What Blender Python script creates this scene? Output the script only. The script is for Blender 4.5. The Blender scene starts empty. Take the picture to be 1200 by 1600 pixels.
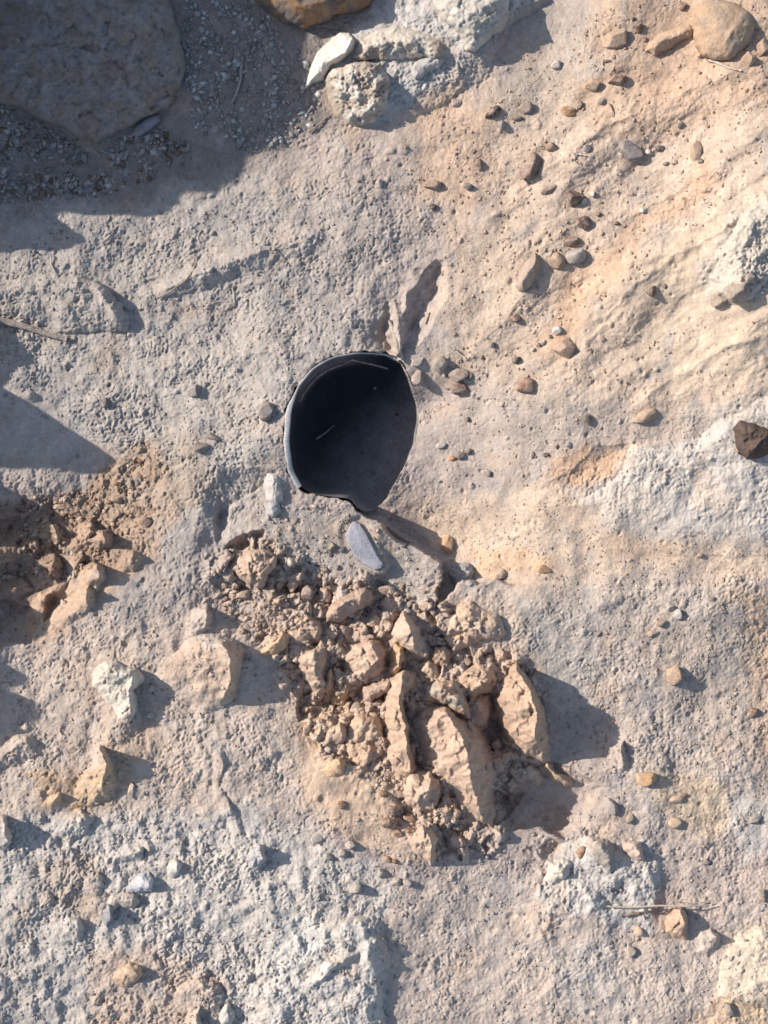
import bpy, math, random
import numpy as np
from mathutils import Vector

# ------------------------------------------------------------------ camera, world, sun, exposure
S = 0.0005            # metres per photo pixel on the ground plane (0.6 m x 0.8 m of ground in view)
D = 2000.0            # camera height, in the same pixel unit (1 m)
K, T = 0.38, 0.60     # shadows: per unit right, K units down the picture and T units of height
sc = bpy.context.scene
C = sc.collection
cam = bpy.data.cameras.new("camera"); camo = bpy.data.objects.new("camera", cam); C.objects.link(camo)
camo.location = (0, 0, D * S); camo.rotation_euler = (0, 0, 0)
cam.sensor_fit = 'VERTICAL'; cam.sensor_height = 36; cam.sensor_width = 27
cam.lens = 36 * D / 1600.0
cam.clip_start = 0.02; cam.clip_end = 100
sc.camera = camo
EL = math.atan(T / math.hypot(1, K))
w = bpy.data.worlds.new("World"); sc.world = w; w.use_nodes = True
nt = w.node_tree; nt.nodes.clear()
sky = nt.nodes.new("ShaderNodeTexSky"); sky.sky_type = 'NISHITA'; sky.sun_disc = False
sky.sun_elevation = EL
sky.sun_rotation = math.atan2(-1, K)          # compass angle of the sun: upper left of the picture
bg = nt.nodes.new("ShaderNodeBackground"); bg.inputs[1].default_value = 0.132
wo = nt.nodes.new("ShaderNodeOutputWorld")
nt.links.new(sky.outputs[0], bg.inputs[0]); nt.links.new(bg.outputs[0], wo.inputs[0])
sun = bpy.data.lights.new("sun", 'SUN'); sun.energy = 4.3; sun.angle = math.radians(0.5); sun.color = (1, 0.95, 0.885)
suno = bpy.data.objects.new("sun", sun); C.objects.link(suno)
suno.rotation_euler = Vector((1, -K, -T)).to_track_quat('-Z', 'Y').to_euler()
sc.view_settings.view_transform = 'Standard'; sc.view_settings.look = 'None'
sc.view_settings.exposure = 0.56; sc.view_settings.gamma = 1; sc.view_settings.use_curve_mapping = False
sc.cycles.max_bounces = 6

rng = np.random.default_rng(7)
random.seed(7)
def lin(r, g, b):
    return tuple(((c / 255) / 12.92 if c <= 10 else ((c / 255 + 0.055) / 1.055) ** 2.4) for c in (r, g, b))

# ------------------------------------------------------------------ numpy helpers
_G = {}
def gn(x, y, lam, seed=0):
    """gradient noise, about -1..1, wavelength lam"""
    if seed not in _G:
        a = np.random.default_rng(1000 + seed).uniform(0, 2 * np.pi, (256, 256))
        _G[seed] = (np.cos(a).astype(np.float32), np.sin(a).astype(np.float32))
    gx, gy = _G[seed]
    x = np.asarray(x, np.float32) / lam + 37.3; y = np.asarray(y, np.float32) / lam + 91.7
    xi = np.floor(x).astype(np.int32); yi = np.floor(y).astype(np.int32)
    fx = x - xi; fy = y - yi
    sx = fx * fx * fx * (fx * (fx * 6 - 15) + 10); sy = fy * fy * fy * (fy * (fy * 6 - 15) + 10)
    def g(i, j):
        a = (xi + i) & 255; b = (yi + j) & 255
        return gx[a, b] * (fx - i) + gy[a, b] * (fy - j)
    n0 = g(0, 0) * (1 - sx) + g(1, 0) * sx
    n1 = g(0, 1) * (1 - sx) + g(1, 1) * sx
    return (n0 * (1 - sy) + n1 * sy) * 1.5
def fbm(x, y, lam, n=4, seed=0, gain=0.5):
    r = 0; a = 1
    for i in range(n):
        r = r + a * gn(x, y, lam / 2 ** i, seed + i); a *= gain
    return r
def sstep(x, a, b):
    t = np.clip((x - a) / (b - a), 0, 1); return t * t * (3 - 2 * t)
def seg_dist(px, py, ax, ay, bx, by):
    dx, dy = bx - ax, by - ay
    t = np.clip(((px - ax) * dx + (py - ay) * dy) / (dx * dx + dy * dy + 1e-9), 0, 1)
    return np.hypot(px - ax - t * dx, py - ay - t * dy), t
def sdf(px, py, poly):
    """signed distance to a polygon, positive inside"""
    d = np.full(px.shape, 1e9, np.float32); ins = np.zeros(px.shape, bool)
    n = len(poly)
    for i in range(n):
        ax, ay = poly[i]; bx, by = poly[(i + 1) % n]
        dd, _ = seg_dist(px, py, ax, ay, bx, by)
        d = np.minimum(d, dd)
        c = ((ay > py) != (by > py)) & (px < (bx - ax) * (py - ay) / (by - ay + 1e-9) + ax)
        ins ^= c
    return np.where(ins, d, -d)
def crest_dh(px, py, crest):
    """distance to a crest polyline of (x, y, height) and the height there"""
    if len(crest) == 1: crest = [crest[0], (crest[0][0] + 0.5, crest[0][1], crest[0][2])]
    best = np.full(px.shape, 1e9, np.float32); num = 0; den = 0
    for i in range(len(crest) - 1):
        ax, ay, ah = crest[i]; bx, by, bh = crest[i + 1]
        dd, t = seg_dist(px, py, ax, ay, bx, by)
        best = np.minimum(best, dd)
        ww = 1 / (dd * dd + 20) ** 1.5
        num = num + ww * (ah + t * (bh - ah)); den = den + ww
    return best, num / den
def tent(px, py, poly, crest, p=1.0):
    sd = sdf(px, py, poly); cd, h = crest_dh(px, py, crest)
    return np.where(sd > 0, h * np.power(np.clip(sd / (sd + cd + 1e-3), 0, 1), p), 0), sd
def idw(px, py, pts, pw=3.0):
    num = 0; den = 0
    for (x, y, v) in pts:
        ww = 1.0 / (np.hypot(px - x, py - y) + 35) ** pw
        num = num + ww * v; den = den + ww
    return num / den
def voronoi(x, y, cell, seed, jit=0.9):
    r = np.random.default_rng(seed); N = 256
    jx = r.uniform(-.5, .5, (N, N)) * jit; jy = r.uniform(-.5, .5, (N, N)) * jit
    hv = r.uniform(0, 1, (N, N)); sx = r.uniform(-1, 1, (N, N)); sy = r.uniform(-1, 1, (N, N))
    gx = x / cell + 20; gy = y / cell + 20
    xi = np.floor(gx).astype(int); yi = np.floor(gy).astype(int)
    f1 = np.full(x.shape, 9.0); f2 = np.full(x.shape, 9.0); hh = np.zeros(x.shape)
    for i in (-1, 0, 1):
        for j in (-1, 0, 1):
            a = (xi + i) & 255; b = (yi + j) & 255
            ox = xi + i + .5 + jx[a, b] - gx; oy = yi + j + .5 + jy[a, b] - gy
            d = np.hypot(ox, oy)
            hc = hv[a, b] + (sx[a, b] * ox + sy[a, b] * oy) * 0.6
            m = d < f1
            f2 = np.where(m, f1, np.minimum(f2, d)); hh = np.where(m, hc, hh); f1 = np.where(m, d, f1)
    return f1, f2, hh

# ------------------------------------------------------------------ the ground: one sheet
def axis(lo, hi, step, far):
    mid = np.arange(lo, hi + step, step)
    out = []; d = 2.2; x = 0
    while x < far:
        d = min(3.6 if x < 230 else d * 1.11, 240); x += d; out.append(x)
    out = np.array(out)
    return np.concatenate([(lo - out)[::-1], mid, mid[-1] + out])
STEP = 1.5
us = axis(-24, 1224, STEP, 5200).astype(np.float32)
vs = axis(-24, 1624, STEP, 5200).astype(np.float32)
NU, NV = len(us), len(vs)
U, V = np.meshgrid(us, vs)          # rows = v
inner = ((U > -300) & (U < 1500) & (V > -300) & (V < 1900))
fade = 1.0                           # relief goes on outside the frame too
du = np.gradient(us); dv = np.gradient(vs); CELL = np.maximum(*np.meshgrid(du, dv)).astype(np.float32)
fine = 1 - sstep(CELL, 1.9, 4.2) * .55 - sstep(CELL, 4.2, 9) * .45      # relief finer than the mesh fades out beyond the frame
# organic warp for outlines
WX = U + 6 * gn(U, V, 58, 14) + 3.4 * gn(U, V, 26, 1) + 1.6 * gn(U, V, 9, 2)
WY = V + 6 * gn(U, V, 58, 15) + 3.4 * gn(U, V, 26, 3) + 1.6 * gn(U, V, 9, 4)
BX = U + 26 * gn(U, V, 110, 5) + 9 * gn(U, V, 32, 6) + 3.5 * gn(U, V, 11, 7)
BY = V + 26 * gn(U, V, 110, 8) + 9 * gn(U, V, 32, 9) + 3.5 * gn(U, V, 11, 10)

FN = 9 * gn(U, V, 19, 88) + 7 * gn(U, V, 8, 89) + 5 * gn(U, V, 4.3, 90)
def region(poly, margin=40):
    xs = [p[0] for p in poly]; ys = [p[1] for p in poly]
    i0, i1 = np.searchsorted(us, min(xs) - margin), np.searchsorted(us, max(xs) + margin)
    j0, j1 = np.searchsorted(vs, min(ys) - margin), np.searchsorted(vs, max(ys) + margin)
    return (slice(j0, j1), slice(i0, i1))
def mask(poly, blur=10, organic=True):
    """soft 0..1 mask of a polygon on the grid, with an uneven outline"""
    m = np.zeros(U.shape, np.float32)
    r = region(poly, blur + 60)
    x, y = (BX[r], BY[r]) if organic else (WX[r], WY[r])
    m[r] = sstep(sdf(x, y, poly) + (FN[r] * min(1.0, blur / 14) if organic else 0), -blur * .75, blur * .75)
    return m

base = [(0,60,20),(300,60,5),(560,60,35),(800,40,45),(1000,40,75),(1200,60,110),
        (0,330,0),(200,380,-10),(420,300,0),(620,250,25),(780,300,35),(950,250,70),(1200,250,150),
        (60,470,0),(300,520,-4),(480,450,6),(600,440,10),(700,480,18),(850,450,40),(1000,420,85),(1200,450,150),
        (0,650,5),(200,620,0),(350,650,20),(425,660,60),(560,680,64),(655,660,46),(800,620,35),(1000,600,60),(1200,600,105),
        (60,752,-2),(60,806,-42),(150,800,-26),(230,790,-2),(330,760,20),(470,800,22),(560,810,12),(680,850,0),(800,760,12),(960,760,25),(1200,760,60),
        (40,900,-40),(200,880,0),(300,900,20),(450,880,8),(640,910,0),(800,880,-6),(900,900,0),(1000,910,6),(1100,905,22),(1200,890,40),
        (40,1050,-5),(200,1000,10),(340,1040,15),(460,1000,0),(560,1000,-8),(700,980,0),(820,960,10),(1000,1000,5),(1200,1000,5),
        (30,1200,0),(250,1150,5),(400,1160,10),(520,1100,-6),(700,1200,0),(800,1150,-20),(930,1160,-12),(1050,1100,0),(1200,1150,0),
        (100,1300,-5),(350,1300,0),(520,1250,10),(640,1300,8),(850,1260,-22),(1000,1250,0),(1200,1280,5),
        (100,1500,-5),(300,1500,0),(500,1500,8),(700,1480,-4),(900,1480,0),(1100,1500,5),(1200,1550,12)]
drop_pts = [(640,470,0),(632,530,6),(640,556,26),(660,500,0),(655,640,104),(600,660,100),(600,780,62),(620,825,78),(650,850,74),(690,880,62),(688,925,40),(684,965,8),(780,905,12),
            (870,890,5),(700,410,6),(900,700,6),(800,600,30),(780,760,30),(900,500,0),(1000,800,2),(1200,700,0),(1000,400,0),(760,400,2),
            (1300,900,0),(1300,500,0)]
# coarse evaluation, then bilinear to the grid
cu = np.arange(-200, 1401, 12.0); cv = np.arange(-200, 1801, 12.0)
CU, CV = np.meshgrid(cu, cv)
def coarse(pts, pw=3.0):
    g = idw(CU, CV, pts, pw)
    for _ in range(4):
        g = (np.pad(g, 1, mode='edge')[1:-1, :-2] + 2 * g + np.pad(g, 1, mode='edge')[1:-1, 2:]) / 4
        g = (np.pad(g, 1, mode='edge')[:-2, 1:-1] + 2 * g + np.pad(g, 1, mode='edge')[2:, 1:-1]) / 4
    x = np.clip((U + 200) / 12, 0, len(cu) - 1.001); y = np.clip((V + 200) / 12, 0, len(cv) - 1.001)
    xi = x.astype(int); yi = y.astype(int); fx = x - xi; fy = y - yi
    return (g[yi, xi] * (1 - fx) * (1 - fy) + g[yi, xi + 1] * fx * (1 - fy) + g[yi + 1, xi] * (1 - fx) * fy + g[yi + 1, xi + 1] * fx * fy)
H = coarse(base, 3.4)
H = H + 9 * gn(U, V, 240, 20) + sstep(-CELL, -30, -10) * (4.5 * gn(U, V, 120, 21) + 2.2 * gn(U, V, 60, 22) + 3.0 * gn(U, V, 60, 24)) + sstep(CELL, 10, 60) * 40 * gn(U, V, 900, 25)
drop = coarse(drop_pts, 3.4)
drop = drop * (1 - sstep(U, 740, 900)) * sstep(V - (U - 700) * .25, 392, 440)
SCARP = [(715,385),(690,408),(668,430),(648,462),(632,500),(626,535),(622,556),
         (596,552),(560,549),(520,556),(488,576),(462,606),(449,640),(446,690),(452,735),(468,764),(500,776),(545,782),
         (556,796),(572,806),(590,812),(604,830),(628,850),(650,856),(672,868),(690,878),(692,905),(684,930),(680,955),
         (700,930),(720,905),(744,912),(775,905),(800,914),(840,914),(875,908),(893,893),(896,872),(900,860),
         (1700,860),(1700,385)]
r_ = region(SCARP, 20)
mR = np.zeros(U.shape, np.float32)
mR[r_] = sstep(sdf(U[r_] + 4 * gn(U[r_], V[r_], 31, 19) + 3 * gn(U[r_], V[r_], 14, 11) + 1.4 * gn(U[r_], V[r_], 6, 12), V[r_] + 4 * gn(U[r_], V[r_], 29, 21) + 3 * gn(U[r_], V[r_], 13, 13), SCARP), -1.5, 3.0)
H = H - drop * mR

# relief pieces: polygon, crest line (x, y, height), exponent
PIECES = [
 # left hump and its ledge
 ([(-80,440),(20,432),(60,425),(110,430),(150,440),(168,450),(190,476),(200,498),(196,512),(150,516),(90,522),(40,500),(-80,505)], [(-60,465,18),(60,450,20),(150,452,30),(180,486,26)], .55),
 # small rises at the left edge of the brown hollow
 ([(100,858),(116,838),(140,826),(170,824),(182,838),(176,856),(150,864),(120,866)], [(160,830,46),(166,848,40)], 1.0),
 ([(96,930),(112,900),(130,880),(150,876),(162,886),(164,910),(152,930),(124,936)], [(152,882,44),(154,905,34)], .95),
 ([(88,975),(104,945),(122,922),(136,916),(146,926),(150,948),(130,968),(104,985)], [(134,922,34),(136,944,24)], .95),
 ([(96,900),(108,868),(126,862),(136,870),(126,894),(112,912)], [(128,866,18),(116,894,10)], .8),
 ([(40,960),(60,925),(84,905),(110,900),(96,925),(76,945),(72,980),(52,985)], [(60,944,10),(92,912,12)], .6),
 ([(-60,870),(0,855),(30,850),(60,872),(100,890),(90,905),(40,890),(-60,905)], [(-20,868,44),(12,862,46),(40,872,20),(80,892,8)], .9),
 ([(20,850),(50,822),(84,812),(96,826),(110,848),(90,858),(50,860)], [(86,822,30),(92,842,24)], .9),
 # mound with the strong shadow
 ([(236,1064),(262,1030),(292,1002),(318,988),(345,990),(366,998),(382,1012),(384,1040),(368,1062),(368,1090),(350,1112),(318,1110),(280,1090)], [(344,1004,52),(362,1024,54),(356,1060,40),(350,1090,24)], .85),
 ([(282,1000),(292,970),(308,950),(322,945),(330,962),(324,985),(304,1004)], [(318,954,34),(318,976,16)], .9),
 # broad rises and hollows round the mouth
 ([(200,470),(260,430),(360,390),(470,350),(540,350),(500,390),(400,420),(300,460),(230,490)], [(250,456,8),(370,404,12),(490,368,9)], 1.0),
 ([(150,620),(220,560),(330,540),(440,530),(500,545),(430,580),(320,590),(220,620)], [(230,580,8),(340,556,11),(440,550,8)], 1.0),
 ([(536,548),(548,490),(590,440),(640,440),(640,500),(634,552),(600,553)], [(600,520,-15),(616,480,-12)], .9),
 ([(290,880),(312,780),(360,725),(430,735),(426,800),(390,835),(340,880)], [(350,800,-20),(400,760,-16),(330,850,-14)], .9),
 ([(40,905),(56,880),(84,868),(100,884),(92,912),(56,925)], [(84,882,34),(74,900,26)], .8),
 ([(180,884),(190,862),(208,854),(222,870),(212,892),(194,896)], [(208,866,22)], .8),
 ([(116,838),(124,814),(140,808),(150,826),(140,844)], [(138,820,30)], .8),
 ([(-10,928),(14,904),(40,900),(54,922),(24,940)], [(38,912,28),(20,920,20)], .8),
 ([(30,870),(44,846),(62,842),(72,860),(56,876)], [(58,852,26)], .8),
 # below the white stone
 ([(140,1140),(150,1100),(190,1090),(215,1100),(222,1130),(200,1165),(160,1170)], [(200,1108,14),(190,1140,8)], .7),
 # spike
 ([(112,1260),(128,1215),(146,1180),(158,1160),(166,1172),(172,1196),(182,1222),(180,1245),(150,1262)], [(158,1168,46),(162,1196,40),(160,1225,26),(150,1248,14)], 1.0),
 ([(64,1262),(76,1242),(92,1236),(96,1250),(88,1270)], [(88,1244,18)], .9),
 # left edge lobes
 ([(-60,1200),(0,1168),(30,1150),(62,1152),(60,1178),(20,1200),(-60,1230)], [(40,1160,14),(0,1184,12)], .7),
 # lower left rough banks
 ([(60,1300),(90,1270),(130,1262),(150,1276),(138,1300),(100,1312)], [(134,1276,18),(110,1290,12)], .7),
 ([(150,1345),(200,1318),(222,1322),(224,1345),(190,1352)], [(216,1330,20),(196,1338,10)], .8),
 ([(60,1360),(120,1350),(160,1360),(172,1385),(150,1400),(80,1390)], [(158,1372,16),(110,1374,9)], .7),
 ([(60,1450),(105,1428),(125,1432),(130,1460),(120,1480),(80,1475)], [(120,1440,18),(118,1466,12)], .8),
 ([(-40,1290),(-10,1270),(14,1276),(22,1300),(16,1326),(-40,1330)], [(12,1286,34),(14,1312,26)], .8),
 ([(276,1545),(300,1525),(335,1530),(350,1552),(340,1580),(300,1585),(280,1570)], [(322,1540,22),(332,1562,20)], .7),
 ([(280,1640),(290,1585),(315,1572),(318,1640)], [(308,1590,26),(312,1620,26)], .8),
 # diagonal furrow ridge
 ([(330,1180),(352,1165),(345,1230),(400,1330),(380,1345),(350,1290),(332,1230)], [(342,1190,7),(372,1310,8)], .6),
 # bottom step
 ([(382,1650),(384,1560),(420,1500),(470,1455),(530,1436),(585,1428),(598,1440),(603,1500),(601,1600),(597,1650)], [(566,1440,16),(574,1480,21),(570,1560,21),(574,1640,18)], .7),
 ([(480,1530),(520,1495),(560,1490),(560,1505),(520,1520),(490,1545)], [(550,1496,8),(500,1528,7)], .8),
 # mound at lower right
 ([(820,1420),(850,1370),(888,1330),(905,1310),(945,1306),(962,1322),(1000,1335),(1034,1350),(1036,1400),(1030,1440),(930,1450),(850,1450)], [(936,1322,28),(956,1360,16),(1020,1370,15),(1020,1410,10)], .8),
 # pits between the big clods
 ([(770,1205),(800,1185),(860,1190),(900,1205),(944,1232),(930,1262),(905,1300),(880,1312),(845,1296),(790,1300),(765,1260)], [(810,1240,-26),(860,1255,-30),(900,1240,-24)], .35),
 ([(835,1268),(870,1258),(905,1270),(900,1298),(876,1310),(848,1296)], [(870,1284,-16)], .5),
 ([(838,1330),(860,1310),(882,1318),(876,1340),(850,1345)], [(862,1326,-12)], .5),
 ([(722,1090),(770,1060),(790,1110),(800,1170),(770,1190),(745,1140)], [(766,1110,-40),(774,1150,-36)], .4),
 ([(855,1115),(900,1108),(970,1104),(1002,1140),(985,1175),(935,1210),(860,1200)], [(880,1150,-18),(960,1140,-8)], .5),
 ([(966,1200),(962,1170),(970,1155),(980,1175),(984,1204)], [(970,1162,24),(974,1190,14)], .8),
 # the left pits
 ([(-60,945),(10,936),(48,948),(62,975),(50,1002),(10,1012),(-60,1020)], [(-20,976,-50),(30,976,-44)], .45),
 ([(66,960),(74,932),(96,920),(112,930),(96,950),(84,970),(70,975)], [(86,944,-26)], .5),
 ([(-60,812),(20,806),(44,822),(30,844),(-60,860)], [(-10,832,-26)], .5),
 # gap under the crust at upper left of the rubble
 ([(345,860),(365,842),(395,826),(415,820),(418,836),(398,850),(370,862)], [(372,852,-26),(408,830,-22)], .5),
 ([(336,880),(334,800),(345,770),(362,800),(352,860)], [(345,820,-14)], .6),
 # pit right of the long clod and between clods
 ([(500,905),(470,900),(430,905),(425,930),(455,930),(500,925)], [(450,915,-22)], .6),
 ([(462,1085),(500,1070),(610,1060),(606,1100),(520,1118),(470,1130)], [(490,1104,-30),(580,1086,-26)], .5),
 ([(545,1160),(560,1130),(600,1120),(600,1190),(560,1190)], [(580,1150,-10)], .6),
 # notch above the mouth
 ([(556,500),(590,500),(606,470),(614,480),(616,520),(632,556),(600,556),(572,545)], [(598,505,-14),(606,540,-26)], .9),
 ([(700,400),(684,404),(660,424),(640,460),(630,500),(634,548),(652,544),(676,515),(694,470),(702,430)], [(684,428,-16),(664,470,-27),(648,515,-24)], .75),
 ([(606,470),(616,462),(626,480),(630,520),(632,556),(622,560),(616,530)], [(618,478,5),(626,530,8)], .8),
 ([(520,792),(545,778),(575,795),(605,812),(650,848),(700,868),(704,895),(690,905),(660,890),(620,870),(590,850),(560,830)], [(548,788,6),(598,818,12),(648,856,13),(686,880,11)], .8),

 # grey crust at right, its raised edge to the left
 ([(886,790),(925,772),(960,752),(978,722),(988,692),(1030,684),(1085,694),(1105,668),(1150,645),(1270,590),(1270,880),(1190,872),(1060,868),(960,826)], [(1000,712,15),(1040,742,14),(1150,705,18),(1270,700,18)], .55),
 # rough grey outcrop at right edge
 ([(1280,262),(1205,288),(1176,318),(1150,350),(1128,398),(1108,440),(1118,468),(1150,474),(1176,462),(1215,420),(1280,400)], [(1270,320,34),(1180,360,26),(1146,430,20)], .5),
 # bottom right rocks
 ([(1118,1560),(1126,1510),(1150,1466),(1185,1446),(1290,1425),(1290,1560),(1190,1575)], [(1170,1480,22),(1250,1490,26),(1185,1540,20)], .5),
 ([(1085,1490),(1096,1460),(1112,1450),(1126,1462),(1124,1486),(1106,1500)], [(1118,1466,20)], .8),
 ([(840,600),(900,500),(960,420),(1060,350),(1200,280),(1290,250),(1290,340),(1150,410),(1040,480),(960,550),(900,600)], [(900,560,8),(980,455,17),(1080,385,16),(1240,290,14)], 1.0),
 ([(960,645),(1040,560),(1150,500),(1290,450),(1290,560),(1150,600),(1040,650)], [(1010,615,8),(1130,545,14),(1260,500,12)], 1.0),
 ([(760,340),(860,220),(1000,130),(1180,60),(1290,40),(1290,150),(1100,190),(960,270),(860,340)], [(810,300,6),(960,190,13),(1150,110,12)], 1.0),
 ([(700,560),(760,470),(830,440),(860,470),(820,530),(760,590)], [(740,545,6),(820,465,9)], 1.0),
 # rough white crust around the plaster slab
 ([(505,60),(560,30),(640,10),(760,-40),(820,-40),(860,0),(800,40),(760,120),(700,160),(620,190),(560,190),(520,160)], [(600,70,16),(700,60,18),(780,0,22)], .6),
 # spill at the foot of the rubble
 ([(500,1330),(470,1250),(500,1180),(560,1180),(640,1200),(700,1250),(720,1320),(660,1360),(560,1360)], [(560,1210,14),(640,1290,12)], .6),
 ([(690,1340),(704,1310),(722,1300),(732,1318),(736,1345),(715,1352)], [(724,1308,26),(724,1330,16)], .8),
 ([(830,770),(880,745),(930,700),(985,690),(960,740),(900,775)], [(900,748,-7),(955,710,-7)], .5),
 ([(1045,560),(1070,500),(1100,500),(1080,560)], [(1075,530,4)], .6),
]
for poly, crest, p in PIECES:
    r = region(poly, 14)
    t, _ = tent(WX[r], WY[r], poly, crest, p)
    H[r] += t * (1 + .16 * gn(U[r], V[r], 34, 16) + .10 * gn(U[r], V[r], 13, 17))

sl = mask([(760,300),(900,120),(1100,40),(1400,-60),(1400,640),(1100,620),(960,660),(860,640),(800,520)], 60)
ca_, sa_ = math.cos(math.radians(-33)), math.sin(math.radians(-33))
ax_ = U * ca_ + V * sa_; ay_ = -U * sa_ + V * ca_
H += sl * sstep(-CELL, -14, -5) * (5.5 * gn(ax_ / 3.2 + .3 * ay_, ay_ + 14 * gn(U, V, 90, 75), 52, 76) + 2.6 * fbm(ax_ / 2.4, ay_ + 8 * gn(U, V, 50, 77), 26, 3, 78))
H += (1 - sl) * fine * 3.5 * fbm(U, V, 70, 3, 82)
# crumbled hollow: broken chunks
RUB = [(338,868),(380,838),(425,862),(470,880),(520,905),(575,905),(620,930),(690,935),(740,1010),(800,1030),(838,1060),(862,1160),(800,1230),(760,1330),
       (700,1350),(640,1300),(560,1200),(505,1185),(470,1110),(436,1035),(372,985),(345,930)]
mRub = mask(RUB, 12) * (1 - .75 * mask([(335,925),(380,915),(430,930),(470,965),(440,1000),(370,990)], 12)) * (1 - .7 * mask([(500,1180),(600,1190),(640,1240),(600,1330),(520,1260)], 14))
rr = region(RUB, 60)
def chunks(x, y, cell, seed):
    f1, f2, hh = voronoi(x + 5 * gn(x, y, 22, seed), y + 5 * gn(x, y, 22, seed + 1), cell, seed)
    return hh * (.75 + .25 * sstep(f2 - f1, 0.0, 0.2))
H[rr] += mRub[rr] * (20 * chunks(WX[rr], WY[rr], 40, 61) + 11 * chunks(WX[rr] + 9, WY[rr], 19, 62) + 3.0 * chunks(WX[rr], WY[rr], 9.5, 63) + 7 * (1 - 2.2 * np.abs(gn(WX[rr], WY[rr], 34, 64))) + 3.5 * fbm(U[rr], V[rr], 15, 2, 65) - 18)
BRN = [(-120,788),(60,776),(128,768),(160,742),(195,715),(245,700),(262,735),(236,800),(212,860),(150,880),(110,905),(40,890),(-120,905)]
mBrn = mask(BRN, 14)
rb = region(BRN, 60)
H[rb] += mBrn[rb] * (4 * chunks(WX[rb], WY[rb], 19, 66) + 3 * chunks(WX[rb] + 5, WY[rb], 9, 67) + 3 * fbm(U[rb], V[rb], 14, 2, 68) - 4)

lm = np.clip(mask([(0,1270),(360,1290),(600,1400),(600,1640),(-40,1640)], 40) + .8 * mask([(820,1310),(1040,1340),(1030,1440),(840,1440)], 20)
             + .25 * mask([(-60,420),(420,300),(600,300),(600,520),(440,760),(240,720),(-60,560)], 40) + .6 * mask([(500,70),(680,-40),(860,-40),(760,120),(560,200)], 20) + mask([(1110,440),(1210,280),(1300,260),(1300,410),(1150,480)], 14)
             + .6 * mask([(-40,980),(330,900),(440,1100),(440,1270),(-40,1270)], 30) + .4 * mask([(860,900),(1240,900),(1240,1640),(640,1640),(640,1380),(860,1300)], 40), 0, 1)
H += .8 * lm * fine * (3.2 * (1 - 2.3 * np.abs(gn(WX, WY, 46, 83))) + 4 * np.clip(gn(WX, WY, 21, 84) - .15, 0, 1) * 2 - 4 * np.clip(gn(WX, WY, 27, 85) - .45, 0, 1) * 2 + 2.0 * gn(WX, WY, 16, 86))
# micro relief, rough or smooth by place (cemented gritty crust, against dusted earth)
rough = np.full(U.shape, 0.85, np.float32)
ROUGH = [
 ([(-200,-200),(520,-200),(480,190),(300,280),(150,300),(-200,330)], .5, 30),
 ([(-200,590),(60,610),(180,715),(100,720),(-200,710)], .3, 12),
 ([(560,190),(700,170),(900,-200),(1500,-200),(1500,560),(1100,640),(960,680),(880,770),(700,800),(640,700),(640,600),(690,420),(640,260)], .42, 40),
 ([(1000,400),(1300,150),(1300,560),(1050,600),(950,560)], .32, 40),
 ([(660,800),(860,770),(960,810),(1280,820),(1280,880),(1100,900),(900,930),(740,900)], .38, 20),
 ([(430,790),(560,800),(660,860),(670,930),(560,900),(450,840)], .45, 14),
 ([(470,1170),(620,1200),(640,1290),(560,1330),(480,1260)], .35, 18),
 ([(770,1205),(944,1232),(905,1300),(790,1300)], .15, 14),
 ([(855,1110),(1002,1140),(935,1210),(860,1200)], .15, 10),
 ([(360,1000),(445,1030),(440,1090),(370,1095)], .2, 8),
 ([(90,870),(200,880),(230,920),(180,950),(100,980)], .4, 10),
 ([(600,1330),(1000,1440),(1120,1400),(1180,1640),(600,1640)], .75, 20),
 ([(1110,440),(1210,280),(1300,260),(1300,410),(1150,480)], 1.4, 12),
 ([(500,70),(680,-40),(860,-40),(760,120),(560,200)], 1.15, 16),
 ([(0,1280),(160,1290),(360,1330),(590,1420),(600,1640),(-40,1640)], 1.15, 30),
 ([(-60,500),(120,520),(300,560),(440,600),(440,740),(300,740),(180,700),(60,600)], 1.05, 30),
 ([(820,1310),(960,1300),(1040,1350),(1030,1440),(840,1440)], 1.25, 16),
]
for poly, val, bl in ROUGH:
    m = mask(poly, bl); rough += m * (val - rough)
wx = U + 4.0 * gn(U, V, 15, 30) ; wy = V + 4.0 * gn(U, V, 15, 31)
worm = 1 - 2.4 * np.abs(gn(wx, wy, 9.0, 32))
worm2 = 1 - 2.4 * np.abs(gn(wx, wy, 5.4, 33))
patch = 0.25 + 0.8 * sstep(fbm(U, V, 85, 4, 34), -.6, .7)
lump = gn(WX, WY, 24, 35) + .6 * gn(U, V, 14, 36)
mic = patch * (1.45 * worm + 1.25 * worm2) + 2.0 * lump + 0.9 * gn(U, V, 4.4, 37)
H = H + fine * rough * mic * 1.08 + fine * (1 - np.clip(rough, 0, 1)) * 1.6 * fbm(U, V, 46, 3, 38)
CRES = [(540,816),(562,808),(574,820),(584,840),(596,864),(606,884),(600,896),(584,897),(566,888),(550,872),(536,850),(534,828)]
r = region(CRES, 20); mc = sstep(sdf(U[r], V[r], CRES), -6, 3)
fl = float(np.mean(H[r][mc > .9]))
H[r] = H[r] * (1 - mc) + fl * mc
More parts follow.
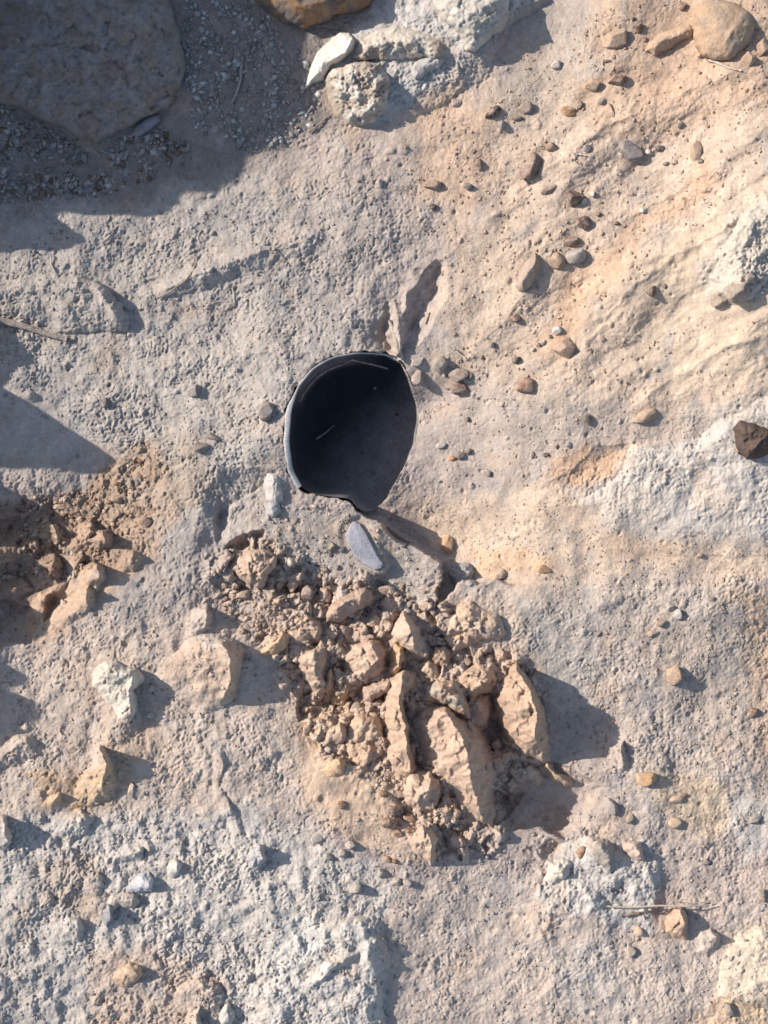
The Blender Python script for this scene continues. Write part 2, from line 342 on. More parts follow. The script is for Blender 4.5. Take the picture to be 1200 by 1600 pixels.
# pock marks and grains
for n_, (r0, r1), sg in ((800, (2.6, 5.2), -1.0), (700, (2.4, 5.4), .9), (130, (5, 9), -.6), (260, (5, 10), .5)):
    for x, y in zip(rng.uniform(-20, 1220, n_), rng.uniform(180, 1620, n_)):
        if gn(np.array([x]), np.array([y]), 90, 18)[0] + rng.uniform(-.7, .7) < 0: continue
        r = rng.uniform(r0, r1); e = rng.uniform(.6, 1); a = rng.uniform(0, 3.14)
        i0, i1 = np.searchsorted(us, (x - r, x + r)); j0, j1 = np.searchsorted(vs, (y - r, y + r))
        if i1 - i0 < 2 or j1 - j0 < 2: continue
        dx = U[j0:j1, i0:i1] - x; dy = V[j0:j1, i0:i1] - y
        q = np.clip(1 - np.hypot(dx * math.cos(a) + dy * math.sin(a), (-dx * math.sin(a) + dy * math.cos(a)) / e) / r, 0, 1)
        H[j0:j1, i0:i1] += sg * r * .8 * np.sqrt(q) * (q > 0)

# ---- the mouth of the buried pot
HOLE = [(602,553),(560,551),(520,558),(490,575),(466,604),(454,640),(450,690),(456,735),(474,766),(500,774),(548,779),(556,792),(568,800),(580,799),
        (598,790),(608,778),(612,768),(624,748),(638,722),(645,706),(653,690),(657,660),(655,638),(648,614),(639,588),(628,566)]
def resample(poly, n):
    P = np.array(poly + poly[:1], float); L = np.r_[0, np.cumsum(np.hypot(*np.diff(P, axis=0).T))]
    t = np.linspace(0, L[-1], n, endpoint=False)
    return np.stack([np.interp(t, L, P[:, 0]), np.interp(t, L, P[:, 1])], 1)
def gz_at(x, y):
    """height of the ground sheet at picture-plane coordinates"""
    x = np.asarray(x, float); y = np.asarray(y, float)
    fi = np.clip(np.interp(x, us, np.arange(NU)), 0, NU - 1.001); fj = np.clip(np.interp(y, vs, np.arange(NV)), 0, NV - 1.001)
    i = fi.astype(int); j = fj.astype(int); a = fi - i; b = fj - j
    return H[j, i] * (1 - a) * (1 - b) + H[j, i + 1] * a * (1 - b) + H[j + 1, i] * (1 - a) * b + H[j + 1, i + 1] * a * b
NP = 160
loop = resample(HOLE, NP)
loop = loop + (loop[:, :1] > 600) * np.stack([2.2 * gn(loop[:, 0], loop[:, 1], 17, 73), 2.2 * gn(loop[:, 0], loop[:, 1], 13, 74)], 1)
for _ in range(4): loop = (np.roll(loop, 1, 0) + 2 * loop + np.roll(loop, -1, 0)) / 4
cen = np.array([556., 680.])
outw = loop - cen; outw /= np.hypot(*outw.T)[:, None]
gl = gz_at(*(loop + outw * 12).T)
for _ in range(6): gl = (np.roll(gl, 1) + gl + np.roll(gl, -1)) / 3
rise = np.array([1.0 if (p[0] < 548 or (p[1] < 600 and p[0] < 618)) else 0.0 for p in loop])   # the standing rim: left and top
for _ in range(14): rise = (np.roll(rise, 1) + rise + np.roll(rise, -1)) / 3
zrim = gl + 3 * rise - 4 * (1 - rise)
FLOOR = -86.0
r = region(HOLE, 30)
sdh = sdf(U[r], V[r], HOLE)
H[r] = np.where(sdh > 3.5, np.minimum(H[r], FLOOR - 60 + 0 * sdh), H[r])

# ---- the bank to the left of the view that throws the big shadow
SH = [(-3000,-3000),(640,-3000),(600,-100),(585,0),(535,60),(522,120),(520,190),(470,215),(400,250),(360,275),(330,297),(290,318),(250,330),(205,338),(150,312),(90,320),
      (92,345),(126,372),(112,390),(60,388),(-10,400),(-10,488),(30,520),(44,545),(66,575),(30,592),(10,612),(60,638),(120,682),(178,722),(150,736),(128,722),(96,722),(60,704),(-10,690),
      (-10,758),(24,780),(56,800),(66,828),(44,850),(10,850),(-10,848),(-10,862),(30,872),(84,896),(70,908),(30,914),(-10,918),(-10,938),(40,950),(62,975),(54,998),(-10,1008),(-10,1034),(30,1060),(18,1085),(62,1100),(40,1122),(30,1140),(60,1146),(20,1162),(-10,1178),(-10,1900),(-3000,1900)]
UC = -330.0
vv = np.concatenate([np.arange(-2600, -60, 20.0), np.arange(-60, 1700, 2.0)])
hs = np.arange(40, 720, 3.0)
VVg, HS = np.meshgrid(vv, hs, indexing='ij')
xc = (UC - 600) * (1 - HS / D); yc = (VVg - 800) * (1 - HS / D)
Lr = (HS - 0.0) / T
tx = xc + Lr + 600; ty = yc + K * Lr + 800
ins = (sdf(tx, ty, SH) > 0) | (tx < -45)
first = np.where(ins.all(1), len(hs) - 1, np.argmin(ins, 1))
hb = hs[np.maximum(first - 1, 0)]
hb = np.convolve(np.pad(hb, 2, mode='edge'), [0, .2, .6, .2, 0], 'valid')
hb = hb + (hb > 60) * (8 * gn(vv, 0 * vv, 44, 91) + 3 * gn(vv, 0 * vv, 13, 92))
hbv = np.interp(V, vv, hb, left=hb[0], right=150)
rampL = sstep(-U, 215, -UC) * sstep(-U, 5200, 900)
bankn = 1 + 0.0 * U
H = np.where(U < -30, H * (1 - sstep(-U, 60, 300)) + hbv * rampL * sstep(2600 - V, 0, 900) * sstep(V, -3400, -1500) , H)
H = np.where(U < -40, H + sstep(-U, 60, 300) * 9 * fbm(U, V, 90, 3, 50) * (1 - sstep(-U, -UC - 60, -UC - 20) * (1 - sstep(-U, -UC + 20, -UC + 120))), H)

# ------------------------------------------------------------------ colours of the earth (own tones, plus cast shade painted in at upper left)
col = np.empty(U.shape + (3,), np.float32)
def paint(poly, rgb, op=1.0, bl=20, organic=True):
    m = mask(poly, bl, organic) * op
    col[...] += m[..., None] * (np.array(lin(*rgb), np.float32) - col)
col[...] = lin(184, 168, 158)
GREY = (180, 171, 163); TAN = (204, 181, 160); OCH = (206, 172, 144); WHT = (206, 198, 190)
paint([(-300,-300),(560,-300),(520,190),(300,320),(-300,400)], (142,132,126), .95, 40)  # darker inside the big cast shadow's outline: shade put into the colour
paint([(-300,300),(200,330),(420,260),(620,300),(600,520),(430,600),(440,760),(330,900),(160,1000),(250,880),(200,740),(-300,740)], GREY, .9, 40)
paint([(420,250),(560,200),(700,240),(680,400),(600,500),(480,460)], (182,168,158), .6, 40)
paint([(620,200),(760,120),(880,60),(960,-300),(1500,-300),(1500,620),(1100,640),(960,680),(880,760),(780,700),(690,640),(700,420),(660,300)], TAN, .85, 50)
paint([(960,-300),(1500,-300),(1500,180),(1000,160),(930,60)], (198,166,140), .6, 40)
paint([(800,0),(930,0),(900,120),(820,200),(760,130)], (176,164,152), .6, 25)
paint([(1090,350),(1240,220),(1240,580),(1060,620),(960,560),(1000,420)], (204,184,162), .7, 40)
paint([(830,520),(900,430),(960,380),(1020,310),(1100,260),(1110,290),(1000,370),(960,440),(900,520),(860,560)], OCH, .85, 22)
paint([(900,120),(1000,90),(1100,140),(1200,130),(1200,180),(1060,220),(940,200)], OCH, .5, 24)
paint([(640,180),(760,170),(780,260),(720,330),(650,300)], OCH, .5, 24)
paint([(660,560),(800,600),(960,640),(1000,690),(860,740),(700,740),(660,680)], (186,172,162), .7, 40)
paint([(868,772),(880,735),(905,705),(985,694),(962,742),(925,768)], (208,170,138), .8, 16)
paint([(640,780),(860,770),(960,805),(1060,838),(1200,830),(1260,850),(1240,880),(1150,925),(1080,890),(1010,945),(930,915),(880,930),(760,900),(700,850)], (214,190,166), .75, 26)
paint([(740,850),(800,856),(880,870),(880,900),(810,910),(745,898)], (212,178,146), .8, 14)
paint([(960,820),(1060,850),(1100,870),(1000,880),(940,860)], (208,176,146), .5, 14)
paint([(890,788),(930,770),(965,748),(985,694),(1085,690),(1150,645),(1270,590),(1270,820),(1180,828),(1050,832),(960,812)], (202,193,184), .85, 14)
paint([(1100,640),(1270,560),(1270,680),(1120,690)], (190,182,176), .6, 20)
paint([(890,800),(930,770),(1030,760),(1060,820),(1000,830)], (200,186,172), .6, 14)
paint([(700,940),(800,912),(900,905),(1270,900),(1270,1320),(1000,1300),(960,1100),(860,1080),(800,1010)], (190,176,165), .85, 30)
paint([(960,960),(1150,930),(1270,960),(1270,1180),(1050,1120)], (176,160,146), .5, 30)
paint([(1150,930),(1300,900),(1300,1250),(1190,1200)], (198,166,138), .55, 30)
paint([(1040,1200),(1100,1200),(1140,1260),(1100,1310),(1040,1300)], (202,178,150), .7, 18)
paint([(430,790),(560,800),(660,860),(680,935),(640,960),(520,900),(400,860)], (176,166,156), .8, 20)
paint([(335,870),(380,838),(430,870),(520,905),(600,915),(690,950),(800,1010),(850,1060),(860,1180),(760,1290),(720,1340),(620,1350),(520,1310),(440,1230),(430,1130),(440,1030),(370,985)], (196,173,156), .9, 18)
paint([(440,1080),(520,1060),(560,1180),(620,1210),(660,1300),(580,1330),(490,1300),(440,1220)], (206,178,152), .7, 20)
paint([(690,930),(780,935),(860,960),(800,1020),(720,1010)], (196,176,158), .6, 20)
paint([(800,950),(900,940),(960,1080),(850,1080)], (172,166,160), .6, 25)
paint([(-100,786),(60,774),(128,766),(165,735),(240,700),(262,740),(230,820),(200,880),(120,905),(60,960),(-100,960)], (164,138,118), .9, 14)
paint([(150,700),(300,690),(320,760),(240,850),(170,830)], (178,156,136), .6, 18)
paint([(40,975),(70,925),(110,870),(160,872),(215,880),(170,930),(110,985),(60,1000)], (198,168,142), .8, 12)
paint([(200,850),(260,820),(250,890),(215,900)], (188,160,136), .7, 12)
paint([(-60,1040),(60,1000),(200,980),(330,940),(440,1030),(470,1180),(440,1280),(200,1280),(-60,1280)], (198,181,167), .85, 30)
paint([(150,960),(250,860),(330,800),(350,860),(290,950),(200,1000)], (166,156,150), .8, 16)
paint([(250,1060),(290,1000),(345,990),(380,1010),(370,1090),(330,1100)], (194,168,148), .7, 14)
paint([(40,1200),(110,1180),(200,1160),(215,1200),(180,1260),(70,1270)], (200,170,138), .8, 16)
paint([(150,1120),(240,1130),(230,1180),(150,1170)], (196,168,142), .5, 14)
paint([(-60,1270),(200,1290),(400,1260),(500,1330),(600,1360),(605,1640),(-60,1640)], (198,190,182), .9, 24)
paint([(60,1340),(160,1350),(150,1440),(60,1420)], (184,162,146), .6, 24)
paint([(-60,1480),(130,1500),(140,1600),(-60,1640)], (180,172,166), .6, 30)
paint([(140,1490),(260,1480),(340,1540),(300,1640),(130,1640)], (192,168,150), .7, 24)
paint([(480,1440),(600,1420),(600,1640),(470,1640)], (200,193,186), .7, 14)
paint([(410,1490),(480,1440),(560,1430),(500,1520),(430,1600)], (202,198,192), .7, 16)
paint([(604,1430),(720,1340),(860,1400),(960,1440),(1100,1400),(1270,1380),(1270,1640),(604,1640)], (194,178,166), .9, 12)
paint([(820,1400),(900,1310),(1000,1330),(1034,1360),(1030,1440),(860,1440)], (196,190,184), .85, 14)
paint([(880,1500),(960,1460),(1000,1560),(900,1600)], (192,186,180), .5, 30)
paint([(1130,1250),(1270,1220),(1270,1330),(1150,1340)], (190,184,178), .7, 20)
paint([(1118,1560),(1126,1510),(1150,1466),(1185,1446),(1290,1425),(1290,1640),(1180,1640)], (206,190,170), .8, 10)
paint([(1100,1590),(1180,1560),(1200,1640),(1100,1640)], (196,166,134), .6, 12)
paint([(510,70),(600,20),(760,-60),(860,-60),(790,60),(720,130),(600,196),(540,190)], (194,189,184), .9, 14)
paint([(720,90),(760,110),(740,160),(700,160)], (196,172,150), .5, 14)
paint([(1280,262),(1205,288),(1150,350),(1108,440),(1118,468),(1170,470),(1215,420),(1280,400)], (192,184,174), .8, 16)
# soft mineral variation
tan_ = np.array(lin(202, 172, 146), np.float32); gry = np.array(lin(176, 172, 170), np.float32)
n1 = sstep(fbm(BX, BY, 85, 4, 40), .25, .95)[..., None] * .38
col += n1 * (tan_ - col)
n2 = sstep(fbm(BX + 300, BY, 60, 4, 44), .3, 1.0)[..., None] * .4
col += n2 * (gry - col)
col *= (1 + fine * (.10 * fbm(U, V, 30, 3, 47) + .09 * gn(U, V, 5.5, 48)))[..., None]
spk = (fine * sstep(gn(U, V, 5.0, 49), .62, .8))[..., None]
col += spk * .35 * (np.array(lin(226, 220, 210), np.float32) - col)
spd = (fine * sstep(gn(U + 99, V, 6.0, 52), .66, .82))[..., None]
col *= (1 - .45 * spd)
ALB = 0.80
gl_ = col @ np.array([.3, .6, .1], np.float32)
col = gl_[..., None] + (col - gl_[..., None]) * .95                      # chalk dust mutes every tone
col *= np.array([1.035, 1.0, .95], np.float32)
colf = np.clip(col * ALB, 0.02, 0.8)
far_ = sstep(CELL, 8, 30)[..., None]; colf = colf * (1 - far_) + np.array(lin(190, 172, 158), np.float32) * ALB * far_
bankc = np.array(lin(170, 154, 140), np.float32) * ALB
mb = sstep(-U, 20, 160)[..., None]
colf = colf * (1 - mb) + bankc * mb * (1 + .15 * fbm(U, V, 60, 3, 53))[..., None]

def to_world(x, y, z):
    f = S * (1 - z / D)
    return (x - 600) * f, -(y - 800) * f, z * S

def mesh_obj(name, verts, faces, mat, parent=None, colors=None, smooth=True):
    me = bpy.data.meshes.new(name)
    nv = len(verts); faces = np.asarray(faces, np.int32)
    me.vertices.add(nv); me.vertices.foreach_set("co", np.asarray(verts, np.float32).ravel())
    nf, k = faces.shape
    me.loops.add(nf * k); me.loops.foreach_set("vertex_index", faces.ravel())
    me.polygons.add(nf); me.polygons.foreach_set("loop_start", np.arange(0, nf * k, k, dtype=np.int32))
    try: me.polygons.foreach_set("loop_total", np.full(nf, k, dtype=np.int32))
    except Exception: pass
    me.update(calc_edges=True)
    if smooth: me.polygons.foreach_set("use_smooth", np.ones(nf, bool))
    if colors is not None:
        at = me.color_attributes.new("tint", 'FLOAT_COLOR', 'POINT')
        at.data.foreach_set("color", np.concatenate([colors, np.ones((nv, 1))], 1).astype(np.float32).ravel())
    me.materials.append(mat)
    o = bpy.data.objects.new(name, me); C.objects.link(o)
    if parent is not None: o.parent = parent
    return o

# ------------------------------------------------------------------ materials
def earth_mat(name, rgb=None, attr=False, rough_=.93, var=.16, bump=.35, scale=900., spec=.2, dust=0):
    m = bpy.data.materials.new(name); m.use_nodes = True
    t = m.node_tree; b = t.nodes["Principled BSDF"]
    b.inputs["Roughness"].default_value = rough_; b.inputs["Specular IOR Level"].default_value = spec
    tc = t.nodes.new("ShaderNodeTexCoord"); oi = t.nodes.new("ShaderNodeObjectInfo")
    ad = t.nodes.new("ShaderNodeVectorMath"); ad.operation = 'ADD'
    t.links.new(tc.outputs["Object"], ad.inputs[0]); t.links.new(oi.outputs["Random"], ad.inputs[1])
    def noise(sc_, det=4, ro=.6):
        n = t.nodes.new("ShaderNodeTexNoise"); n.inputs["Scale"].default_value = sc_
        n.inputs["Detail"].default_value = det; n.inputs["Roughness"].default_value = ro
        t.links.new(ad.outputs[0], n.inputs["Vector"]); return n
    n1 = noise(scale * .16, 6, .65); n2 = noise(scale * .9, 3)
    if attr:
        src = t.nodes.new("ShaderNodeAttribute"); src.attribute_name = "tint"; cs = src.outputs["Color"]
    else:
        src = t.nodes.new("ShaderNodeRGB"); src.outputs[0].default_value = (*rgb, 1); cs = src.outputs[0]
    def mul(cs, n, lo, hi):
        mr = t.nodes.new("ShaderNodeMapRange"); mr.inputs[1].default_value = .3; mr.inputs[2].default_value = .7
        mr.inputs[3].default_value = lo; mr.inputs[4].default_value = hi
        t.links.new(n.outputs[0], mr.inputs[0])
        mx = t.nodes.new("ShaderNodeVectorMath"); mx.operation = 'SCALE'
        t.links.new(cs, mx.inputs[0]); t.links.new(mr.outputs[0], mx.inputs["Scale"]); return mx.outputs[0]
    c = mul(cs, n1, 1 - var, 1 + var)
    if dust:
        nd = noise(scale * .22, 6, .75); geo = t.nodes.new("ShaderNodeNewGeometry"); sx = t.nodes.new("ShaderNodeSeparateXYZ")
        mr = t.nodes.new("ShaderNodeMapRange"); mr.inputs[1].default_value = .42; mr.inputs[2].default_value = .62; mr.inputs[4].default_value = dust
        t.links.new(nd.outputs[0], mr.inputs[0])
        mx = t.nodes.new("ShaderNodeMix"); mx.data_type = 'RGBA'
        t.links.new(mr.outputs[0], mx.inputs["Factor"]); t.links.new(c, mx.inputs["A"]); mx.inputs["B"].default_value = (*[q * ALB for q in lin(188, 168, 150)], 1)
        c = mx.outputs["Result"]
    c = mul(c, n2, 1 - var * .9, 1 + var * .9)
    t.links.new(c, b.inputs["Base Color"])
    bp = t.nodes.new("ShaderNodeBump"); bp.inputs["Strength"].default_value = bump; bp.inputs["Distance"].default_value = .0009
    n3 = noise(scale, 4, .65)
    t.links.new(n3.outputs[0], bp.inputs["Height"]); t.links.new(bp.outputs[0], b.inputs["Normal"])
    return m
M_ground = earth_mat("earth", attr=True, bump=.8, var=.13)
M_rock = earth_mat("clod_earth", attr=True, bump=.9, var=.16)
_mc = {}
def stone_mat(rgb):
    if rgb not in _mc:
        _mc[rgb] = earth_mat("stone_%d_%d_%d" % rgb, rgb=tuple(c * ALB * k for c, k in zip(lin(*rgb), (1.04, .99, .94))), rough_=.93, var=.26, bump=.9, dust=.85)
    return _mc[rgb]

# ------------------------------------------------------------------ build the ground sheet
X, Y, Z = to_world(U.astype(np.float64), V.astype(np.float64), H.astype(np.float64))
idx = np.arange(NU * NV).reshape(NV, NU)
quads = np.stack([idx[1:, :-1], idx[1:, 1:], idx[:-1, 1:], idx[:-1, :-1]], -1).reshape(-1, 4)
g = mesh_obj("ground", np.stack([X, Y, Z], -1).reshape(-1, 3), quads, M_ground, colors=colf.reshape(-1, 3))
g["kind"] = "structure"; g["label"] = "pale crusted sandy ground with grey and orange earth"

def tag(o, label, cat, group=None, kind=None):
    if label: o["label"] = label
    if cat: o["category"] = cat
    if group: o["group"] = group
    if kind: o["kind"] = kind
    return o

# ------------------------------------------------------------------ rock from an outline
def rock(name, label, cat, poly, crest, p=.6, rgb=(190,165,140), rough=1.0, step=2.0, group=None, warp=1.0, facet=3.0, rgb2=None, parent=None, sink=0, lift=0):
    """a solid: outline and crest line give the top, the underside is buried"""
    seed = abs(hash(label or name)) % 1 if False else sum(ord(c) for c in (label or name)) % 97
    xs = [q[0] for q in poly]; ys = [q[1] for q in poly]
    gx = np.arange(min(xs) - 7, max(xs) + 7.01, step); gy = np.arange(min(ys) - 7, max(ys) + 7.01, step)
    PX, PY = np.meshgrid(gx, gy)
    ox = seed * 13.7
    wx = PX + warp * (2.6 * gn(PX + ox, PY, 22, 1) + 1.5 * gn(PX + ox, PY, 8, 2)); wy = PY + warp * (2.6 * gn(PX, PY + ox, 22, 3) + 1.5 * gn(PX, PY + ox, 8, 4))
    t, sd = tent(wx, wy, poly, crest, p)
    z0 = gz_at(np.array(xs, float), np.array(ys, float)); zb = float(np.median(z0)) - sink
    gp = gz_at(PX, PY)
    zbase = .5 * gp + .5 * zb if lift == 0 else np.full(PX.shape, zb)
    f1, f2, hh = voronoi(wx + ox, wy, 17, 200 + seed)
    env = np.clip(sd / 8, 0, 1)
    z = zbase + t + env * (facet * (hh - .4) + rough * (.8 * (1 - 2.2 * np.abs(gn(wx + ox, wy, 9, 5))) + 1.5 * gn(wx, wy + ox, 17, 6) + 1.0 * gn(PX, PY, 4.8, 7) + .9 * (1 - 2.2 * np.abs(gn(wx, wy, 6.3, 13))))) + lift * (sd > 0)
    z = np.where(sd < 0, zbase + 2.6 * sd, z)
    keep = sd > -6
    cell = keep[:-1, :-1] & keep[1:, :-1] & keep[:-1, 1:] & keep[1:, 1:]
    n = PX.size; I = np.arange(n).reshape(PX.shape)
    q = np.stack([I[1:, :-1][cell], I[1:, 1:][cell], I[:-1, 1:][cell], I[:-1, :-1][cell]], -1)
    # boundary edges for the skirt
    zbot = np.minimum(z, zbase - 14) - 3
    e = np.concatenate([q[:, [0, 1]], q[:, [1, 2]], q[:, [2, 3]], q[:, [3, 0]]])
    key = np.sort(e, 1); kk = key[:, 0].astype(np.int64) * n + key[:, 1]
    un, inv, cnt = np.unique(kk, return_inverse=True, return_counts=True)
    be = e[cnt[inv] == 1]
    side = np.stack([be[:, 1], be[:, 0], be[:, 0] + n, be[:, 1] + n], -1)
    faces = np.concatenate([q, q[:, ::-1] + n, side])
    Pz = np.concatenate([z.ravel(), zbot.ravel()]); Px = np.tile(PX.ravel(), 2); Py = np.tile(PY.ravel(), 2)
    used = np.unique(faces); remap = np.zeros(2 * n, int); remap[used] = np.arange(len(used))
    x, y, zz = to_world(Px[used], Py[used], Pz[used])
    c = np.array(lin(*rgb)) * np.ones((len(used), 1))
    if rgb2 is not None:
        mm = sstep(fbm(Px[used] + ox, Py[used], 30, 4, 8), -.15, .35)[:, None]
        c = c * (1 - mm) + np.array(lin(*rgb2)) * mm
    c = c * (1 + .12 * fbm(Px[used], Py[used] + ox, 22, 3, 9)[:, None] + .08 * gn(Px[used], Py[used], 5, 12)[:, None])
    cx, cy = float(x.mean()), float(y.mean()); cz = float(zz.min())
    o = mesh_obj(name, np.stack([x - cx, y - cy, zz - cz], -1), remap[faces], M_rock, parent, colors=np.clip(c * ALB * np.array([1.04, .992, .935]), .02, .8))
    o.location = (cx, cy, cz)
    if parent is None: tag(o, label, cat, group)
    return o

# ------------------------------------------------------------------ pebbles
def ico(sub):
    import bmesh
    bm = bmesh.new(); bmesh.ops.create_icosphere(bm, subdivisions=sub, radius=1)
    v = np.array([q.co[:] for q in bm.verts]); f = np.array([[q.index for q in ff.verts] for ff in bm.faces]); bm.free()
    return v, f
ICO = {2: ico(2), 3: ico(3), 4: ico(4)}
pcount = [0]
def pebble(x, y, a, b, rot, rgb, label, name="pebble", cat="pebble", h=None, ang=.8, group=None, up=.2, sub=None, at_z=None):
    """rounded or broken stone: a, b half-axes in the ground plane, rot clockwise degrees"""
    pcount[0] += 1
    r = np.random.default_rng(pcount[0] * 17 + 3)
    v, f = ICO[sub or (4 if max(a, b) > 12 else 3 if max(a, b) > 5 else 2)]
    v = v.copy()
    n = np.zeros(len(v))
    for k in range(14):
        d = r.normal(size=3); d /= np.linalg.norm(d)
        n += (.5 if k < 6 else .22) * np.sin(v @ d * (r.uniform(1.5, 3.5) if k < 6 else r.uniform(5, 11)) + r.uniform(0, 6.3))
    v *= (1 + .085 * n * (.5 + ang))[:, None]
    hf = gn(v[:, 0] * 9 + pcount[0], v[:, 1] * 9, 1.7, 93) * .5 + gn(v[:, 1] * 9 + pcount[0], v[:, 2] * 9, 1.7, 94) * .5
    for k in range(int(3 + ang * 12)):           # broken faces
        d = r.normal(size=3); d /= np.linalg.norm(d); lim = r.uniform(.62, .95) - .12 * ang
        s = v @ d; over = np.maximum(s - lim, 0); v -= over[:, None] * d * .92
    v *= (1 + .05 * hf)[:, None]
    h = h if h is not None else min(a, b) * 1.0
    v = v * [a, b, h]
    c, s = math.cos(math.radians(rot)), math.sin(math.radians(rot))
    px = v[:, 0] * c - v[:, 1] * s; py = v[:, 0] * s + v[:, 1] * c
    zg = float(gz_at(x, y)) if at_z is None else at_z
    zg = float(np.median(gz_at(x + np.array([-a, 0, a, 0, 0]) * .7, y + np.array([0, -a, 0, a, 0]) * .7))) if at_z is None else at_z
    zc = zg + h * up
    wx, wy, wz = to_world(x, y, zc)
    f_ = S * (1 - zc / D)
    o = mesh_obj(name, np.stack([px * f_, -py * f_, v[:, 2] * S], -1), f[:, ::-1], stone_mat(tuple(rgb)))
    o.location = (wx, wy, wz)
    tag(o, label, cat, group)
    return o

def stick(name, label, cat, pts, r0, r1, rgb, lift=2.0, parent=None, nseg=10, absz=None, squash=.7):
    P = np.array(pts, float); L = np.r_[0, np.cumsum(np.hypot(*np.diff(P[:, :2], axis=0).T))]
    t = np.linspace(0, L[-1], max(6, int(L[-1] / 5)))
    x = np.interp(t, L, P[:, 0]); y = np.interp(t, L, P[:, 1])
    if P.shape[1] > 2: z = np.interp(t, L, P[:, 2])
    else:
        z = gz_at(x, y) if absz is None else np.full(len(x), float(absz))
        z = np.maximum(np.convolve(np.pad(z, 3, mode='edge'), np.ones(7) / 7, 'valid'), 0 * z - 999) + lift
        zl = np.interp(t, [t[0], t[-1]], [z[0], z[-1]]); z = np.maximum(z, zl) * .5 + z * .5
    rr_ = np.linspace(r0, r1, len(x)) * (1 + .12 * np.sin(t * .35))
    tg = np.stack([np.gradient(x), np.gradient(y)], 1); tg /= np.hypot(*tg.T)[:, None] + 1e-9
    nrm = np.stack([-tg[:, 1], tg[:, 0]], 1)
    V_, n = [], nseg
    for k in range(n):
        a = 2 * math.pi * k / n; w_ = 1 + .1 * math.sin(3 * a + 1)
        V_.append(np.stack([x + nrm[:, 0] * rr_ * math.cos(a) * w_, y + nrm[:, 1] * rr_ * math.cos(a) * w_, z + rr_ * math.sin(a) * squash], 1))
    V_ = np.stack(V_, 1).reshape(-1, 3); m = len(x)
    F = []
    for i in range(m - 1):
        for k in range(n):
            F.append((i * n + k, i * n + (k + 1) % n, (i + 1) * n + (k + 1) % n, (i + 1) * n + k))
    ends = len(V_)
    V_ = np.vstack([V_, [x[0], y[0], z[0]], [x[-1], y[-1], z[-1]]])
    for k in range(0, n, 2):
        F.append((ends, k, (k + 1) % n, (k + 2) % n)); b_ = (m - 1) * n
        F.append((ends + 1, b_ + (k + 2) % n, b_ + (k + 1) % n, b_ + k))
    wx, wy, wz = to_world(V_[:, 0], V_[:, 1], V_[:, 2]); cx, cy, cz = wx.mean(), wy.mean(), wz.min()
    o = mesh_obj(name, np.stack([wx - cx, wy - cy, wz - cz], -1), F, stone_mat(tuple(rgb)), parent)
    o.location = (cx, cy, cz)
    if parent is None: tag(o, label, cat)
    return o

# ------------------------------------------------------------------ the buried pot
M_pot = earth_mat("pot_wall", attr=True, rough_=.85, var=.2, bump=.35, scale=700)
M_rim = earth_mat("pot_rim", rgb=(.36, .345, .335), rough_=.9, var=.25, bump=.6)
pot = bpy.data.objects.new("pot", None); C.objects.link(pot)
pc = to_world(cen[0], cen[1], FLOOR); pot.location = pc
tag(pot, "dark plastic pot buried in the earth, its broken round mouth full of shadow", "pot")
ts = np.array([0, .012, .03, .05, .07, .09, .12, .16, .2, .26, .32, .4, .48, .56, .64, .72, .8, .88, .94, .98])
rings = []
right = 1 - rise
for t in ts:
    prof = rise * (1 - (1 - t) ** 9) + right * (1 - (1 - t) ** 8)
    P = loop + (cen - loop) * t
    lip = np.clip((600 - loop[:, 0]) / 60, 0, 1) * np.clip((640 - loop[:, 1]) / 40, 0, 1) * rise   # the worn lip at upper left
    prof = prof * (1 - lip) + lip * (.13 * sstep(t, 0, .10) + .87 * (1 - (1 - np.clip((t - .11) / .89, 0, 1)) ** 14))
    z = zrim + (FLOOR - zrim) * prof
    z = z + (1.2 * gn(P[:, 0], P[:, 1], 18, 70) + .6 * gn(P[:, 0], P[:, 1], 6, 71)) * (t > .1) * (t < .95)
    rings.append(np.column_stack([P, z]))
thick = 5.0 * rise + .8
out1 = loop + outw * thick[:, None]
R_in = np.concatenate(rings)
F = []
for i in range(len(ts) - 1):
    for k in range(NP):
        F.append((i * NP + k, i * NP + (k + 1) % NP, (i + 1) * NP + (k + 1) % NP, (i + 1) * NP + k))
last = (len(ts) - 1) * NP
R_in = np.vstack([R_in, [cen[0], cen[1], FLOOR]])
for k in range(0, NP, 2): F.append((last + k, last + (k + 1) % NP, last + (k + 2) % NP, len(R_in) - 1))
wx_, wy_, wz_ = to_world(R_in[:, 0], R_in[:, 1], R_in[:, 2])
shade_dust_ = sstep((R_in[:, 0] - 556) * .7 + (R_in[:, 1] - 690) * .7 + 16 * gn(R_in[:, 0], R_in[:, 1], 40, 95) + 6 * gn(R_in[:, 0], R_in[:, 1], 9, 96), -45, 75)  # painted grade: shade darkens the pot at left, dust pales lower right
shade_dust_ = shade_dust_[:, None]
pcol = np.array([.03, .03, .033]) * (1 - shade_dust_) + np.array([.20, .18, .17]) * shade_dust_
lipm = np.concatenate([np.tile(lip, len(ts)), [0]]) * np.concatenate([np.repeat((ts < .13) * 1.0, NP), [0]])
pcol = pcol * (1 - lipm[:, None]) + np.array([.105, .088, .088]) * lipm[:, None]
mesh_obj("inner_wall", np.stack([wx_ - pc[0], wy_ - pc[1], wz_ - pc[2]], -1), F, M_pot, pot, colors=pcol)
